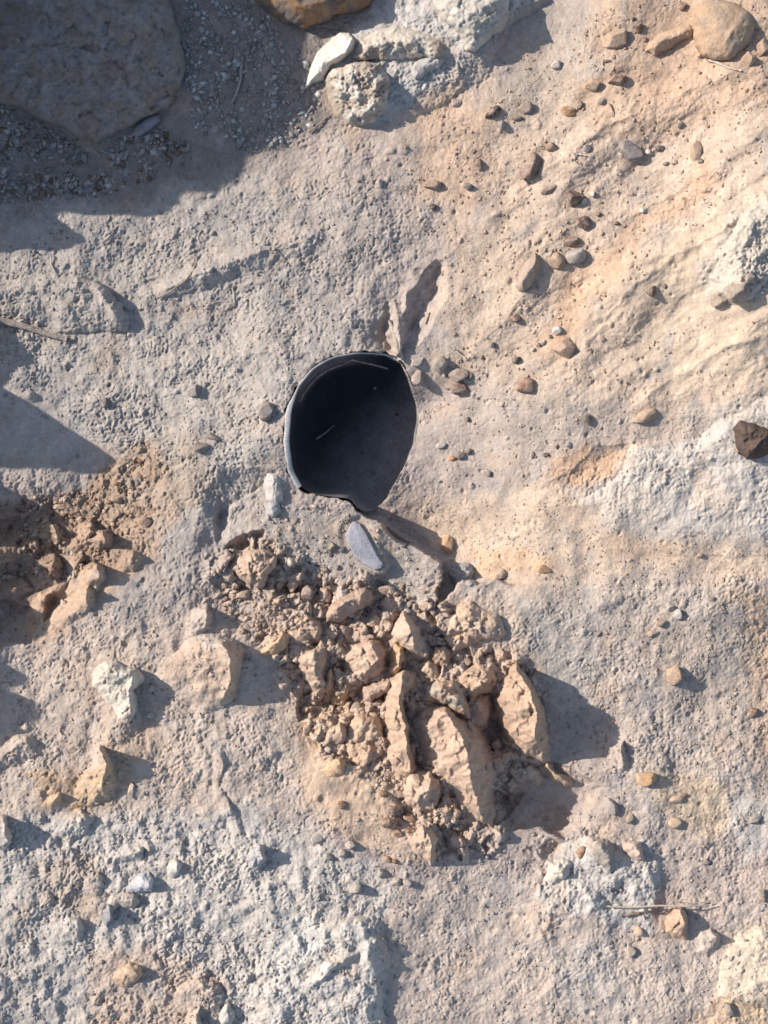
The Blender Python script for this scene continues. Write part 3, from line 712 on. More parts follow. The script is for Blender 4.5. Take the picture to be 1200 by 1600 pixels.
# rim: a band only where the wall stands free, from (604,553) round the left to (548,782)
sel = [k for k in range(NP) if rise[k] > .3 and not (loop[k][1] > 762)]
start = [k for k in sel if (k - 1) % NP not in sel][0]
order = []
k = start
while k in sel and len(order) < NP: order.append(k); k = (k + 1) % NP
m = len(order); Pk = loop[order]; Ok = outw[order]; Zk = zrim[order]
wob = .5 + 2.4 * sstep(Pk[:, 1], 600, 650) * (Pk[:, 0] < 500) + .3 * gn(Pk[:, 0], Pk[:, 1], 40, 72) + .25 * gn(Pk[:, 0], Pk[:, 1], 11, 79)
Zk = Zk + 1.2 * gn(Pk[:, 0], Pk[:, 1], 25, 87)
prof = [(-1.6, -30, 0), (-1.6, 0, 0), (0.0, .8, 0), (1.2, 1.0, 1), (2.0, .4, 1), (2.6, -3, 1), (2.6, -32, 1)]
RV = np.concatenate([np.column_stack([Pk + Ok * (o_ * (1 if not w2 else wob))[:, None] if w2 else Pk + Ok * o_, Zk + dz]) for o_, dz, w2 in prof])
F = []
for i in range(len(prof) - 1):
    for k in range(m - 1): F.append((i * m + k, (i + 1) * m + k, (i + 1) * m + k + 1, i * m + k + 1))
wx_, wy_, wz_ = to_world(RV[:, 0], RV[:, 1], RV[:, 2])
mesh_obj("rim", np.stack([wx_ - pc[0], wy_ - pc[1], wz_ - pc[2]], -1), F, M_rim, pot)
def on_lip(pts):
    out = []
    for x, y in pts:
        k = int(np.argmin(np.hypot(loop[:, 0] - x, loop[:, 1] - y))); out.append((x, y, float(zrim[k]) - 16))
    return out
stick("root", None, None, on_lip([(468,628),(476,612),(492,592),(512,578),(534,570),(550,562),(566,566),(584,570),(606,576)]), 1.2, 1.4, (120,106,100))
rt = bpy.data.objects["root"]; tag(rt, "thin fibre hanging along the inside top of the pot mouth", "root")
stick("twig", "short pale twig lying in the shade on the pot floor, the upper of two", "twig", [(493,686),(506,678),(522,664)], 1.9, 1.4, (112,104,98), absz=FLOOR + 2, lift=3)
stick("twig", "short stub of twig at the lower edge inside the pot mouth", "twig", [(488,767,FLOOR + 4),(502,762,FLOOR + 6),(516,755,FLOOR + 3)], 2.6, 2.2, (110,104,100))

# crescent of pale plastic that shows through the crust
rock("plastic_fragment", "smooth blue grey crescent of plastic showing through the crust below the pot", "plastic fragment",
     [(547,820),(555,814),(563,818),(572,832),(582,852),(590,868),(599,880),(597,888),(586,891),(572,884),(556,871),(545,853),(540,836)],
     [(556,826,3),(566,852,4),(588,882,3)], p=.2, rgb=(168,168,176), rough=.1, facet=.3, step=1.2, warp=.15, lift=3)

# ------------------------------------------------------------------ large stones and clods with outlines of their own
R = rock
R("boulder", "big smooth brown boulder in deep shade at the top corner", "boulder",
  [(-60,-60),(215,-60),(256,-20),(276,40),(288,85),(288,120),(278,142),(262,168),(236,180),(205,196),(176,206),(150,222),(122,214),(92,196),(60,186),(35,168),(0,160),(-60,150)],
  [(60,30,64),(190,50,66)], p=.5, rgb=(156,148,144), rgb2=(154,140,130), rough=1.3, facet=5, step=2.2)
R("boulder", "brown rock jutting in at the top edge beside the white plaster", "boulder",
  [(385,-60),(400,0),(420,22),(448,36),(475,44),(505,36),(528,24),(552,22),(580,8),(600,-60)], [(440,-30,55),(470,8,50),(540,-10,55)], p=.45, rgb=(150,120,94), rgb2=(120,110,104), rough=.4, step=2.5)
R("plaster_slab", "flat white plaster chip standing on edge at the border of the shade", "plaster slab",
  [(477,138),(486,104),(496,82),(510,66),(530,50),(546,50),(556,64),(556,78),(544,88),(534,98),(518,102),(512,114),(506,124),(490,128)],
  [(550,60,40),(540,82,38),(516,94,32)], p=.6, rgb=(224,216,206), rough=.4, facet=2.5, warp=.25, step=1.4, sink=6)
R("rock", "knobbly whitish rock just right of the white plaster chip", "rock",
  [(508,120),(520,106),(545,98),(570,92),(592,96),(606,108),(612,134),(606,168),(590,188),(566,196),(545,192),(528,180),(514,150)],
  [(535,122,30),(565,112,38),(590,130,34),(580,165,22)], p=.5, rgb=(206,196,184), rgb2=(178,164,150), rough=2.0, facet=9, step=1.7)
R("rock", "low pale ridge of crust running right from the plaster chip", "rock",
  [(552,92),(560,66),(584,50),(620,40),(640,46),(664,50),(690,66),(700,88),(680,96),(650,90),(620,94),(590,92),(570,98)],
  [(575,72,20),(630,62,24),(680,78,20)], p=.5, rgb=(206,196,182), rgb2=(186,172,158), rough=1.5, facet=6)
R("rock", "rounded grey rock at the top edge right of the plaster", "rock",
  [(676,-50),(680,10),(694,34),(718,56),(728,80),(744,82),(762,60),(784,48),(796,26),(800,-50)], [(700,-20,32),(730,20,36),(776,0,32)], p=.45, rgb=(194,188,180), rgb2=(200,192,182), rough=1.0, facet=4)
R("flake", "small grey flake with ragged edge below the grey rock", "flake", [(640,108),(650,96),(668,86),(688,84),(696,92),(688,106),(670,108),(660,120),(650,124),(644,118)], [(658,106,10),(684,94,11)], p=.35, rgb=(184,180,176), rough=.6, facet=2, step=1.6)
R("stone", "large round flat topped stone near the top right corner", "stone",
  [(1086,18),(1096,4),(1120,-2),(1150,4),(1170,18),(1180,38),(1176,60),(1160,80),(1140,94),(1116,94),(1098,88),(1088,72),(1084,44)], [(1120,28,34),(1150,40,36),(1134,66,34)], p=.3, rgb=(184,158,134), rgb2=(176,156,138), rough=.35, facet=.8, step=1.6, warp=.6, sink=4)
R("stone", "oblong tan stone left of the large round stone", "stone",
  [(1008,80),(1014,64),(1030,54),(1054,44),(1080,38),(1090,46),(1080,58),(1060,66),(1044,78),(1024,86)], [(1030,66,17),(1070,50,18)], p=.45, rgb=(190,164,142), rough=.6, facet=2, step=1.6)
R("stone", "dark brown stone at the right edge on the grey crust", "stone",
  [(1146,668),(1156,656),(1180,662),(1206,672),(1212,704),(1190,714),(1166,716),(1152,700)], [(1166,674,32),(1196,684,34),(1176,702,30)], p=.4, rgb=(104,88,80), rgb2=(92,80,78), rough=.9, facet=3, step=1.5, warp=.6)
R("rock", "lumpy white rock on the tan ground above the earth spike", "rock",
  [(145,1070),(147,1048),(163,1034),(182,1034),(196,1042),(214,1046),(228,1056),(220,1068),(210,1078),(214,1100),(210,1122),(200,1134),(186,1124),(176,1102),(160,1088)],
  [(172,1050,34),(208,1058,40),(202,1082,38),(204,1112,28)], p=.6, rgb=(214,206,194), rgb2=(196,186,174), rough=1.6, facet=6, step=1.6)
# the crumbled hollow
tanc = (196,172,153); tan2 = (186,158,138)
CL = "clods in the crumbled hollow"
R("clod", "big angular tan clod at the upper left of the crumbled hollow", "clod", [(358,888),(372,870),(392,858),(418,858),(432,870),(432,888),(420,902),(410,920),(392,914),(372,906)], [(400,872,36),(420,882,40),(408,900,34)], p=.65, rgb=tanc, rough=.8, facet=7, step=1.5, group=CL)
R("clod", "log shaped brown clod lying below the plastic crescent", "clod", [(506,960),(516,944),(540,928),(566,918),(580,924),(582,938),(568,950),(548,962),(528,972),(510,974)], [(524,950,34),(568,928,38)], p=.45, rgb=(186,162,144), rgb2=(178,156,140), rough=.8, facet=3, step=1.5, group=CL)
R("clod", "pointed tan clod left of the log shaped clod", "clod", [(440,994),(462,966),(480,958),(500,972),(508,988),(496,1004),(470,1008),(452,1006)], [(478,972,26),(496,986,30)], p=.8, rgb=tanc, rough=1.0, facet=6, step=1.5, group=CL)
R("clod", "smooth wedge shaped clod at the shadow edge of the left mound", "clod", [(402,1020),(424,1000),(442,986),(456,992),(450,1008),(436,1022),(415,1028)], [(440,996,24),(424,1012,18)], p=.7, rgb=(206,176,146), rough=.5, facet=3, step=1.5, group=CL)
R("clod", "hollowed tan clod in the left of the hollow with two holes", "clod", [(464,1030),(480,1014),(502,1010),(514,1022),(508,1044),(512,1066),(504,1082),(488,1080),(474,1058)], [(490,1022,32),(494,1050,30)], p=.6, rgb=tanc, rough=1.3, facet=8, step=1.5, group=CL)
R("clod", "thin upright chip of earth beside the hollowed clod", "clod", [(500,1076),(508,1056),(518,1040),(526,1052),(524,1070),(512,1084)], [(516,1048,28),(514,1068,22)], p=.8, rgb=(204,174,146), rough=.6, facet=3, step=1.4, group=CL)
R("clod", "tall rough clod left of the pale cone", "clod", [(536,1052),(540,1028),(552,1010),(574,1000),(594,1000),(604,1016),(602,1042),(588,1058),(570,1066),(550,1064)], [(580,1008,40),(590,1030,42),(572,1052,30)], p=.7, rgb=(198,174,156), rgb2=(188,162,144), rough=1.2, facet=8, step=1.5, group=CL)
R("clod", "pale cone of earth rising at the top of the hollow", "clod", [(606,1022),(610,990),(620,966),(630,952),(642,962),(656,984),(668,1004),(674,1028),(656,1034),(636,1018),(620,1010)], [(630,960,44),(640,984,44),(650,1010,34)], p=.9, rgb=(202,180,162), rough=.5, facet=4, step=1.5, group=CL)
R("clod", "slim upright slab of earth just under the pale cone", "clod", [(606,1050),(610,1024),(616,1004),(628,1010),(634,1030),(628,1048),(618,1056)], [(624,1016,36),(624,1040,34)], p=.7, rgb=(202,170,140), rough=.5, facet=3, step=1.4, group=CL)
R("clod", "long standing slab of tan earth left of the widest slab", "clod", [(600,1130),(604,1090),(608,1058),(630,1046),(652,1050),(646,1072),(634,1086),(632,1112),(640,1134),(640,1160),(648,1186),(652,1206),(636,1216),(612,1208),(604,1170)], [(630,1056,44),(622,1090,52),(632,1130,54),(636,1170,46),(642,1204,24)], p=.75, rgb=(194,168,148), rough=.7, facet=5, step=1.6, group=CL)
R("clod", "widest standing slab of tan earth with a rough grey crest", "clod", [(642,1128),(654,1112),(674,1102),(698,1100),(712,1116),(734,1124),(752,1146),(764,1172),(774,1206),(766,1240),(772,1270),(766,1290),(744,1282),(722,1258),(700,1232),(680,1206),(660,1176),(650,1150)],
  [(696,1114,58),(720,1146,68),(730,1180,70),(738,1220,58),(748,1262,34),(756,1284,16)], p=.85, rgb=(196,172,153), rgb2=(194,168,150), rough=1.1, facet=6, step=1.7, group=CL)
R("clod", "grey topped clod between the two standing slabs and the flake", "clod", [(660,1096),(664,1074),(684,1062),(710,1062),(722,1078),(732,1100),(738,1122),(722,1128),(702,1104),(680,1100)], [(690,1076,44),(714,1094,50)], p=.65, rgb=(184,172,160), rgb2=(194,166,140), rough=1.6, facet=7, step=1.5, group=CL)
R("clod", "leaf shaped standing flake of earth throwing the widest shadow", "clod", [(806,1032),(822,1052),(838,1078),(850,1104),(854,1130),(858,1160),(864,1188),(850,1192),(836,1184),(820,1182),(806,1166),(790,1148),(778,1120),(774,1092),(782,1066)],
  [(808,1044,64),(828,1080,86),(838,1112,92),(836,1150,74),(846,1180,30)], p=.72, rgb=(192,166,146), rgb2=(190,166,146), rough=1.0, facet=6, step=1.6, group=CL)
R("clod", "round knobbly clod below the widest standing slab", "clod", [(630,1236),(636,1214),(652,1204),(672,1206),(686,1220),(690,1244),(680,1264),(658,1270),(638,1258)], [(652,1226,32),(668,1236,34)], p=.5, rgb=tanc, rough=1.2, facet=7, step=1.5, group=CL)
R("clod", "lowest tan clod of the hollow with a broad shadow", "clod", [(640,1320),(646,1300),(660,1288),(676,1292),(684,1310),(682,1332),(674,1352),(660,1340),(648,1334)], [(664,1298,30),(676,1318,34),(672,1340,24)], p=.65, rgb=(200,176,158), rough=1.1, facet=6, step=1.5, group=CL)
R("clod", "broad smooth clod face left of the long standing slab", "clod", [(546,1190),(540,1160),(548,1126),(566,1114),(592,1122),(600,1150),(598,1180),(580,1196),(560,1200)], [(560,1130,26),(584,1136,30),(570,1170,20)], p=.5, rgb=(198,172,150), rough=.5, facet=4, step=1.6, group=CL)
R("clod", "small wedge clod with a black hollow under its right side", "clod", [(504,1160),(514,1140),(530,1128),(544,1138),(544,1154),(528,1164)], [(530,1134,24),(536,1148,22)], p=.7, rgb=tanc, rough=.7, facet=4, step=1.4, group=CL)
R("clod", "pale peaked clod at the foot of the slope left of the hollow", "clod", [(500,1206),(514,1192),(534,1182),(542,1194),(536,1210),(516,1214)], [(530,1188,18),(532,1200,14)], p=.7, rgb=(208,176,144), rough=.5, facet=3, step=1.4, group=CL)
R("clod", "flat bar of earth bridging above the dark pits", "clod", [(564,1080),(568,1072),(590,1066),(612,1060),(616,1070),(606,1084),(578,1096),(568,1094)], [(580,1080,30),(604,1070,32)], p=.4, rgb=(186,162,146), rough=.8, facet=3, step=1.4, group=CL)
R("clod", "lower wedge clod pointing down from the dark pits", "clod", [(516,1090),(528,1070),(540,1062),(550,1068),(546,1090),(536,1104),(520,1100)], [(538,1070,26),(538,1090,20)], p=.7, rgb=(202,172,144), rough=.6, facet=3, step=1.4, group=CL)
R("clod", "orange clod with stepped layers left of the leaf shaped flake", "clod", [(714,1060),(728,1044),(748,1036),(768,1044),(776,1062),(770,1080),(752,1086),(742,1100),(730,1092)], [(740,1052,28),(762,1062,30)], p=.6, rgb=(202,174,152), rough=1.1, facet=8, step=1.5, group=CL)
R("clod", "shaded round clod in the gap left of the leaf shaped flake", "clod", [(728,1110),(734,1090),(750,1080),(764,1086),(768,1110),(762,1132),(746,1138),(734,1128)], [(748,1100,34),(756,1118,30)], p=.45, rgb=(192,166,148), rough=.7, facet=4, step=1.5, group=CL)
R("clod", "pale orange clod at the top right rim of the hollow", "clod", [(694,1000),(702,970),(716,946),(736,940),(758,952),(784,968),(794,990),(780,1000),(752,1000),(730,1010),(708,1018)], [(726,962,26),(760,980,24),(716,990,18)], p=.55, rgb=(202,180,162), rgb2=(200,174,152), rough=1.3, facet=8, step=1.6, group=CL)
R("clod", "small brown clod right of the pale cone", "clod", [(674,1028),(680,1012),(694,1008),(704,1018),(706,1034),(692,1040),(680,1038)], [(686,1018,22),(696,1028,20)], p=.6, rgb=(184,156,136), rough=1.0, facet=5, step=1.4, group=CL)
R("clod", "pale knob between the pale cone and the grey topped clod", "clod", [(654,1052),(660,1034),(672,1030),(684,1040),(688,1056),(674,1062)], [(668,1040,22),(676,1050,20)], p=.6, rgb=(206,184,162), rough=.8, facet=4, step=1.4, group=CL)
R("clod", "pale pointed lump at the near rim of the shaded pit", "clod", [(812,1222),(816,1202),(828,1192),(842,1200),(850,1216),(842,1226),(828,1220)], [(824,1198,26),(836,1208,22)], p=.7, rgb=(204,184,166), rough=.6, facet=4, step=1.4, group=CL)
R("clod", "curved wall of tan earth running right below the leaf shaped flake", "clod", [(844,1198),(852,1190),(864,1190),(870,1204),(890,1214),(896,1226),(880,1230),(864,1218),(856,1206)], [(856,1196,24),(872,1212,24),(886,1222,16)], p=.6, rgb=(200,174,150), rough=.8, facet=3, step=1.4, group=CL)
R("rock", "grey streaked rock on the crust at the lower lip of the valley", "rock", [(700,900),(704,888),(716,880),(734,880),(742,892),(740,908),(724,914),(708,912)], [(722,888,24),(734,896,28)], p=.5, rgb=(172,168,166), rough=.9, facet=3, step=1.4)
R("rock", "pale grey elongated stone against the lower left of the pot rim", "rock", [(412,746),(418,740),(432,738),(440,748),(442,764),(440,782),(430,788),(418,780),(414,764)], [(426,748,14),(428,774,12)], p=.4, rgb=(194,188,182), rough=.6, facet=2, step=1.4)
R("rock", "grey stone directly below the pale elongated stone by the pot", "rock", [(414,790),(424,782),(436,786),(440,800),(430,808),(416,806)], [(424,792,14),(430,800,14)], p=.5, rgb=(176,174,174), rough=.6, facet=3, step=1.4)
R("slab", "bluish white slab leaning out of the rough ground at lower left", "slab", [(196,1384),(210,1372),(222,1362),(234,1362),(240,1378),(236,1394),(218,1396),(204,1396)], [(222,1374,16),(234,1384,22)], p=.5, rgb=(192,192,196), rough=.5, facet=4, step=1.5)
R("rock", "low tan rock right below the bluish white slab", "rock", [(166,1412),(172,1402),(190,1392),(212,1396),(220,1410),(206,1420),(188,1416),(176,1424)], [(180,1406,14),(206,1408,14)], p=.5, rgb=(196,184,172), rough=.7, facet=3, step=1.5)
R("shard", "dark grey shard standing beside a black shadow at lower left", "shard", [(160,1440),(160,1424),(168,1412),(176,1416),(176,1438),(168,1450)], [(170,1420,26),(172,1438,24)], p=.5, rgb=(150,150,156), rough=.4, facet=2, step=1.3)
R("rock", "tan rock with a sharp shadow low in the left corner area", "rock", [(174,1528),(184,1516),(204,1504),(218,1506),(224,1520),(216,1534),(196,1544),(180,1538)], [(200,1516,20),(214,1522,24)], p=.55, rgb=(198,172,150), rough=.7, facet=4, step=1.5)
R("rock", "grey block on the rough ground left of the crumbled slope foot", "rock", [(384,1344),(392,1326),(404,1318),(414,1324),(416,1342),(404,1358),(392,1356)], [(406,1326,20),(410,1342,22)], p=.5, rgb=(180,178,178), rough=.7, facet=4, step=1.5)
R("rock", "white block with a dark right face at lower left", "rock", [(260,1366),(264,1350),(274,1342),(284,1348),(284,1362),(272,1374)], [(276,1350,16),(278,1360,16)], p=.6, rgb=(204,200,194), rough=.7, facet=4, step=1.4)
R("clod", "tan clod under the dry stalk with a blue shadow", "clod", [(1036,1456),(1040,1436),(1052,1420),(1066,1416),(1074,1432),(1076,1452),(1072,1468),(1054,1466)], [(1062,1424,28),(1070,1444,32)], p=.6, rgb=(196,168,146), rough=1.0, facet=6, step=1.4)
R("rock", "white rock beside the dark gap at the bottom edge", "rock", [(340,1590),(346,1574),(358,1568),(366,1580),(364,1600),(346,1604)], [(354,1580,16)], p=.5, rgb=(200,196,190), rough=.7, facet=4, step=1.4)
R("rock", "dark faced rock on the crest of the lower right mound", "rock", [(926,1330),(932,1316),(948,1314),(960,1324),(962,1346),(956,1366),(942,1352),(930,1344)], [(938,1324,14),(952,1340,18)], p=.5, rgb=(160,152,146), rough=1.0, facet=4, step=1.5)
R("rock", "pinkish rock with a square shadow on the right of the mound", "rock", [(972,1326),(984,1314),(1000,1314),(1004,1330),(1010,1346),(996,1346),(980,1338)], [(988,1322,18),(1000,1334,24)], p=.55, rgb=(200,180,166), rough=.7, facet=4, step=1.5)
R("rock", "white lumpy rock at the left shoulder of the lower right mound", "rock", [(852,1372),(862,1352),(880,1340),(894,1348),(892,1364),(876,1380),(862,1384)], [(874,1354,18),(882,1364,16)], p=.6, rgb=(210,202,190), rough=1.2, facet=6, step=1.5)
R("stone", "smooth oblong stone on the slope above the valley", "stone", [(806,446),(810,428),(822,408),(838,396),(846,406),(842,426),(832,444),(820,456),(810,456)], [(816,440,20),(836,410,20)], p=.4, rgb=(178,160,146), rough=.35, facet=1, step=1.4, warp=.5)

# ------------------------------------------------------------------ pebbles, one by one
BR = (128,104,88); DB = (98,82,76); TN = (192,162,136); GY = (160,154,150); LG = (196,192,188); DG = (108,104,106); RB = (132,98,82); OR = (204,150,104)
P = pebble
P(963,60,24,15,-10,TN,"half buried tan pebble straight left of the oblong tan stone")
P(1065,10,9,7,0,RB,"red brown pebble near the top edge left of the large round stone")
P(998,44,8,8,20,BR,"dark pebble above right of the half buried tan pebble")
P(989,30,5,4,0,DB,"tiny dark stone above the dark pebble near the top")
P(1170,92,13,14,0,(184,156,128),"egg shaped pebble tucked under the large round stone")
P(1192,76,15,14,0,(176,144,122),"brown stone at the right edge beside the large round stone")
P(1094,87,6,6,0,TN,"small pebble at the lower left foot of the large round stone")
P(870,103,9,8,10,LG,"pale grey pebble with a crisp shadow on the upper tan slope")
P(925,131,14,10,10,TN,"tan pebble left of the dark red brown pebble")
P(965,124,17,10,-20,RB,"dark red brown pebble on the upper slope", ang=.8)
P(948,96,8,4,0,DB,"small dark sliver above the red brown pebble")
P(940,158,10,5,0,GY,"thin grey flake below the red brown pebble")
P(890,174,17,8,5,(168,128,96),"orange brown stone in the upper slope gravel")
P(905,165,6,10,25,BR,"dark chip leaning on the orange brown stone")
P(820,168,14,11,10,(164,146,134),"grey brown pebble with a dark right side near the slope top")
P(808,184,9,5,0,BR,"small dark pebble left below the grey brown pebble")
P(771,176,15,9,-45,DB,"dark tilted stone in a socket below the grey rock", ang=.6)
P(783,195,8,9,0,GY,"grey pebble right below the dark tilted stone")
P(712,160,12,7,-10,(196,180,168),"pale low pebble left of the dark tilted stone")
P(748,257,6,11,15,BR,"narrow brown stone upright on the tan slope")
P(680,289,16,9,-10,(150,128,110),"brown stone with a black notch on the tan slope", ang=.7)
P(688,290,5,6,0,DB,"black grain against the notched brown stone")
P(733,292,8,7,0,DG,"dark grey grain right of the notched brown stone")
P(677,323,7,6,0,DB,"dark round grain below the notched brown stone")
P(593,287,8,7,0,LG,"white grain on the crust below the whitish rock")
P(830,256,30,15,-50,(138,116,104),"large oblong grey brown stone on the upper slope", name="stone", cat="stone", ang=.8, h=18)
P(862,230,11,10,0,(150,124,106),"round brown pebble on top of the large oblong stone")
P(917,232,7,8,0,GY,"small grey pebble right of the large oblong stone")
P(985,235,23,17,0,(128,126,130),"flat mottled dark grey stone set in tan earth", name="stone", cat="stone", h=7, ang=.7)
P(1014,238,7,5,0,(222,218,212),"white chip beside the flat dark grey stone")
P(1031,232,8,6,-10,DG,"small dark pebble right of the white chip")
P(1040,256,6,4,0,DB,"dark grain below right of the white chip")
P(1062,194,6,7,0,GY,"grey grain in the pale streak of the right slope")
P(1088,236,11,18,5,(194,164,134),"tan stone with an overhung right side on the slope", ang=.6)
P(1094,252,5,6,0,DB,"dark grain under the tan overhung stone")
P(1008,62,4,4,0,DB,"dark grain left of the oblong tan stone")
P(860,296,15,6,-30,(142,122,108),"slim dark stone pointing up right on the slope", ang=.6)
P(898,308,16,15,10,(112,88,78),"dark brown angular stone with a white chip beside it", name="stone", cat="stone", ang=.9)
P(913,314,6,6,-30,(214,208,198),"white chip leaning on the dark brown angular stone")
P(926,303,6,6,0,(216,210,200),"round white grain right of the dark brown angular stone")
P(935,335,5,5,0,RB,"red brown grain below right of the angular stone")
P(912,346,14,11,-55,(118,92,80),"dark brown stone directly below the angular one", ang=.6)
P(893,378,17,10,-15,(138,112,98),"flat brown stone above the two touching pebbles", ang=.7)
P(871,408,13,13,0,(172,146,122),"tan pebble, left one of two touching pebbles", ang=.2)
P(900,400,17,14,-10,(178,172,168),"pale grey pebble, right one of two touching pebbles", ang=.2)
P(1004,328,6,5,0,(222,218,210),"white grain on the orange band of the slope")
P(964,349,5,4,0,DB,"dark grain on the orange band below the white grain")
P(1018,455,9,9,0,(112,92,80),"dark brown pebble alone on the pale right slope", ang=.7)
P(1038,447,4,5,0,DB,"dark grain beside the lone dark brown pebble")
P(1153,456,16,19,10,(166,152,140),"smooth grey brown stone at the foot of the rough outcrop", ang=.3, name="stone", cat="stone")
P(1125,470,18,13,-20,(156,142,130),"rough stone left of the smooth stone by the outcrop", ang=.7, name="stone", cat="stone")
P(1172,434,11,12,0,(140,132,128),"dark grey stone wedged above the smooth stone by the outcrop")
P(870,517,8,8,0,LG,"pale pebble at the head of a short line of grains")
for i_, (x_, y_) in enumerate([(860,526),(850,534),(842,539),(833,546)]):
    P(x_,y_,4.5,4,0,(200,196,190) if i_ % 2 else DG,["highest grain", "second grain from the top", "third grain from the top", "lowest grain"][i_] + " in the short line running down left from the pale pebble", group="grains in a short line", sub=2)
P(880,546,22,17,20,(180,152,130),"pyramid shaped tan stone with a black right edge", ang=.9, name="stone", cat="stone", h=18)
P(806,562,8,8,0,DB,"dark stone in place of the shaded hole left of the pyramid shaped stone")  # dark stone added where there is only a shaded hole
P(805,497,10,8,0,RB,"red brown crumb left above the pyramid shaped stone", ang=.8)
P(820,603,15,13,0,(166,130,108),"brown pebble with a deep shadow below the pyramid stone", ang=.4)
P(770,540,6,6,0,DG,"dark grain on the valley side right of the pot")
P(920,654,7,10,10,(92,84,80),"narrow dark pebble on the pale valley side", ang=.6)
P(1008,651,22,10,-32,(190,160,136),"almond shaped tan stone above the orange patch", ang=.3, name="stone", cat="stone")
P(968,658,3.5,6,20,(214,206,194),"tiny pale grain left of the almond shaped stone")
P(888,694,6,5,0,(190,186,180),"small pale pebble above the orange patch")
P(870,697,3,6,0,DB,"dark splinter left of the small pale pebble")
P(833,711,4,6,20,DB,"dark grain, left one of two above the valley floor")
P(852,711,6,4,0,DB,"dark grain, right one of two above the valley floor")
P(652,566,15,7,-25,(176,168,160),"flat pale pebble at the upper right lip of the pot mouth")
P(688,570,15,14,0,(158,150,142),"round grey pebble in the cluster right of the pot", ang=.3)
P(653,589,11,13,0,(170,156,146),"pebble half in shadow against the right lip of the pot", ang=.3)
P(716,586,17,12,10,(168,150,138),"wide pebble right of the round grey pebble", ang=.4)
P(718,606,16,11,0,(150,124,112),"brown pebble, lowest of the cluster right of the pot", ang=.5)
P(735,588,5,11,10,BR,"dark splinter at the right end of the pebble cluster")
P(690,696,10,6,-10,(198,196,190),"whitish pebble below the pebble cluster")
P(719,712,11,9,0,(140,132,126),"dark pebble in the pair below the whitish pebble", ang=.7)
P(707,717,7,5,0,OR,"orange grain left of the dark pebble pair")
P(733,706,7,6,0,DG,"small dark pebble, right one of the pair below the whitish pebble")
P(765,741,6,5,0,DG,"small grey pebble on the smooth valley side")
P(731,656,5,5,0,DB,"dark grain right of the pot in the valley")
P(848,1107 - 570,5,4,0,DG,"dark grain left of the pyramid shaped stone")
P(415,643,16,16,0,(132,128,126),"grey rough stone on the crust left of the pot rim", ang=.5, name="stone", cat="stone")
P(333,683,14,7,10,(118,114,112),"dark flat pebble on the grey crust left of the pot")
P(314,700,14,10,-20,(140,132,126),"grey pebble just below the dark flat pebble")
P(306,612,11,13,30,(140,136,134),"grey bump of stone on the crust above the flat pebble")
P(163,628,8,10,20,(128,124,122),"dark grey pebble in the rough crust near the long shadow")
P(700,851,12,15,-15,(206,158,116),"orange pebble in the smooth valley below the scarp", ang=.3)
P(733,912,6,5,0,(214,212,208),"white grain at the foot of the grey streaked rock")
P(776,898,16,11,0,(204,178,152),"tan lump in the orange sand right of the streaked rock", ang=.6)
P(848,889,14,7,5,(206,166,122),"low orange clod in the orange sand", ang=.6)
P(1047,948,9,8,0,(196,194,190),"whitish grain, upper of two on the grey ground")
P(1060,960,9,9,0,(190,190,188),"whitish grain, lower of two on the grey ground")
P(1034,974,9,7,0,(150,130,114),"brown pebble below the two whitish grains", ang=.6)
P(1020,990,12,6,-15,(170,146,126),"low tan pebble left of the brown pebble")
P(1053,1054,14,18,-10,(192,160,134),"upright tan stone with a sharp shadow on the right ground", ang=.7, name="stone", cat="stone", h=18)
P(936,991,3.5,7,25,DB,"dark sliver alone on the grey ground")
P(1094,867,6,5,0,(176,150,134),"lone pinkish grain on the smooth ground at right")
P(1113,937,5,6,0,DG,"dark grain on the grey ground near the right edge")
P(1178,1113,7,11,25,(120,86,66),"brown splinter near the right edge", ang=.6)
P(1009,1216,17,14,0,(208,168,128),"orange pebble right of the crumbled hollow", ang=.4)
P(1058,1250,13,7,0,(196,168,140),"flat tan pebble on the pale patch at right", ang=.4)
P(1069,1243,5,5,0,BR,"brown grain on the flat tan pebble")
P(1055,1285,11,9,0,(200,172,144),"tan pebble below the flat tan pebble", ang=.5)
P(955,1260,10,14,0,(180,172,164),"pale grey knob right of the shaded pit", ang=.6)
P(985,1280,8,9,0,(172,156,140),"knob of earth right of the pale grey knob", ang=.6)
P(908,1332,8,11,15,(160,116,84),"rusty stone set in the left of the lower right mound", ang=.6)
P(1105,1347,8,5,-10,DG,"dark pebble pair piece in the right ground")
P(1180,1280,14,7,-25,(150,148,146),"grey stone in the pale patch at the right edge", ang=.6)
P(986,1487,9,9,0,(176,164,154),"small pebble below the dry stalk", ang=.5)
P(1000,1456,8,8,0,(200,170,140),"tan grain under the dry stalk", ang=.4)
P(1140,1576,12,12,0,(150,142,134),"grey stone near the bottom right corner", ang=.6)
P(1192,1400,8,11,0,(130,120,112),"dark pebble at the right edge above the pale rocks", ang=.6)
P(519,854,9,8,0,(112,106,102),"dark pebble left of the plastic crescent", ang=.5)
P(535,858,6,5,0,DG,"small dark grain between the dark pebble and the plastic crescent")
P(508,890,8,5,0,DB,"dark flat grain on the crust below the dark pebble")
P(526,886,5,5,0,DG,"dark round grain below the small dark grain")
P(606,920,14,11,0,(170,150,136),"ringed grey brown lump below the plastic crescent", ang=.8)
P(612,924,7,6,0,DG,"dark grain on the ringed lump")
P(663,925,5,4,0,RB,"rust grain on the pale crust below the plastic crescent")
P(458,912,11,15,35,(190,160,136),"finger of earth pointing up in the upper hollow", ang=.5, h=16)
P(438,912,8,12,0,(180,156,136),"small knob of earth beside the angular clod", ang=.6)
P(482,926,12,13,0,(160,140,128),"grey brown knob below the finger of earth", ang=.6, h=14)
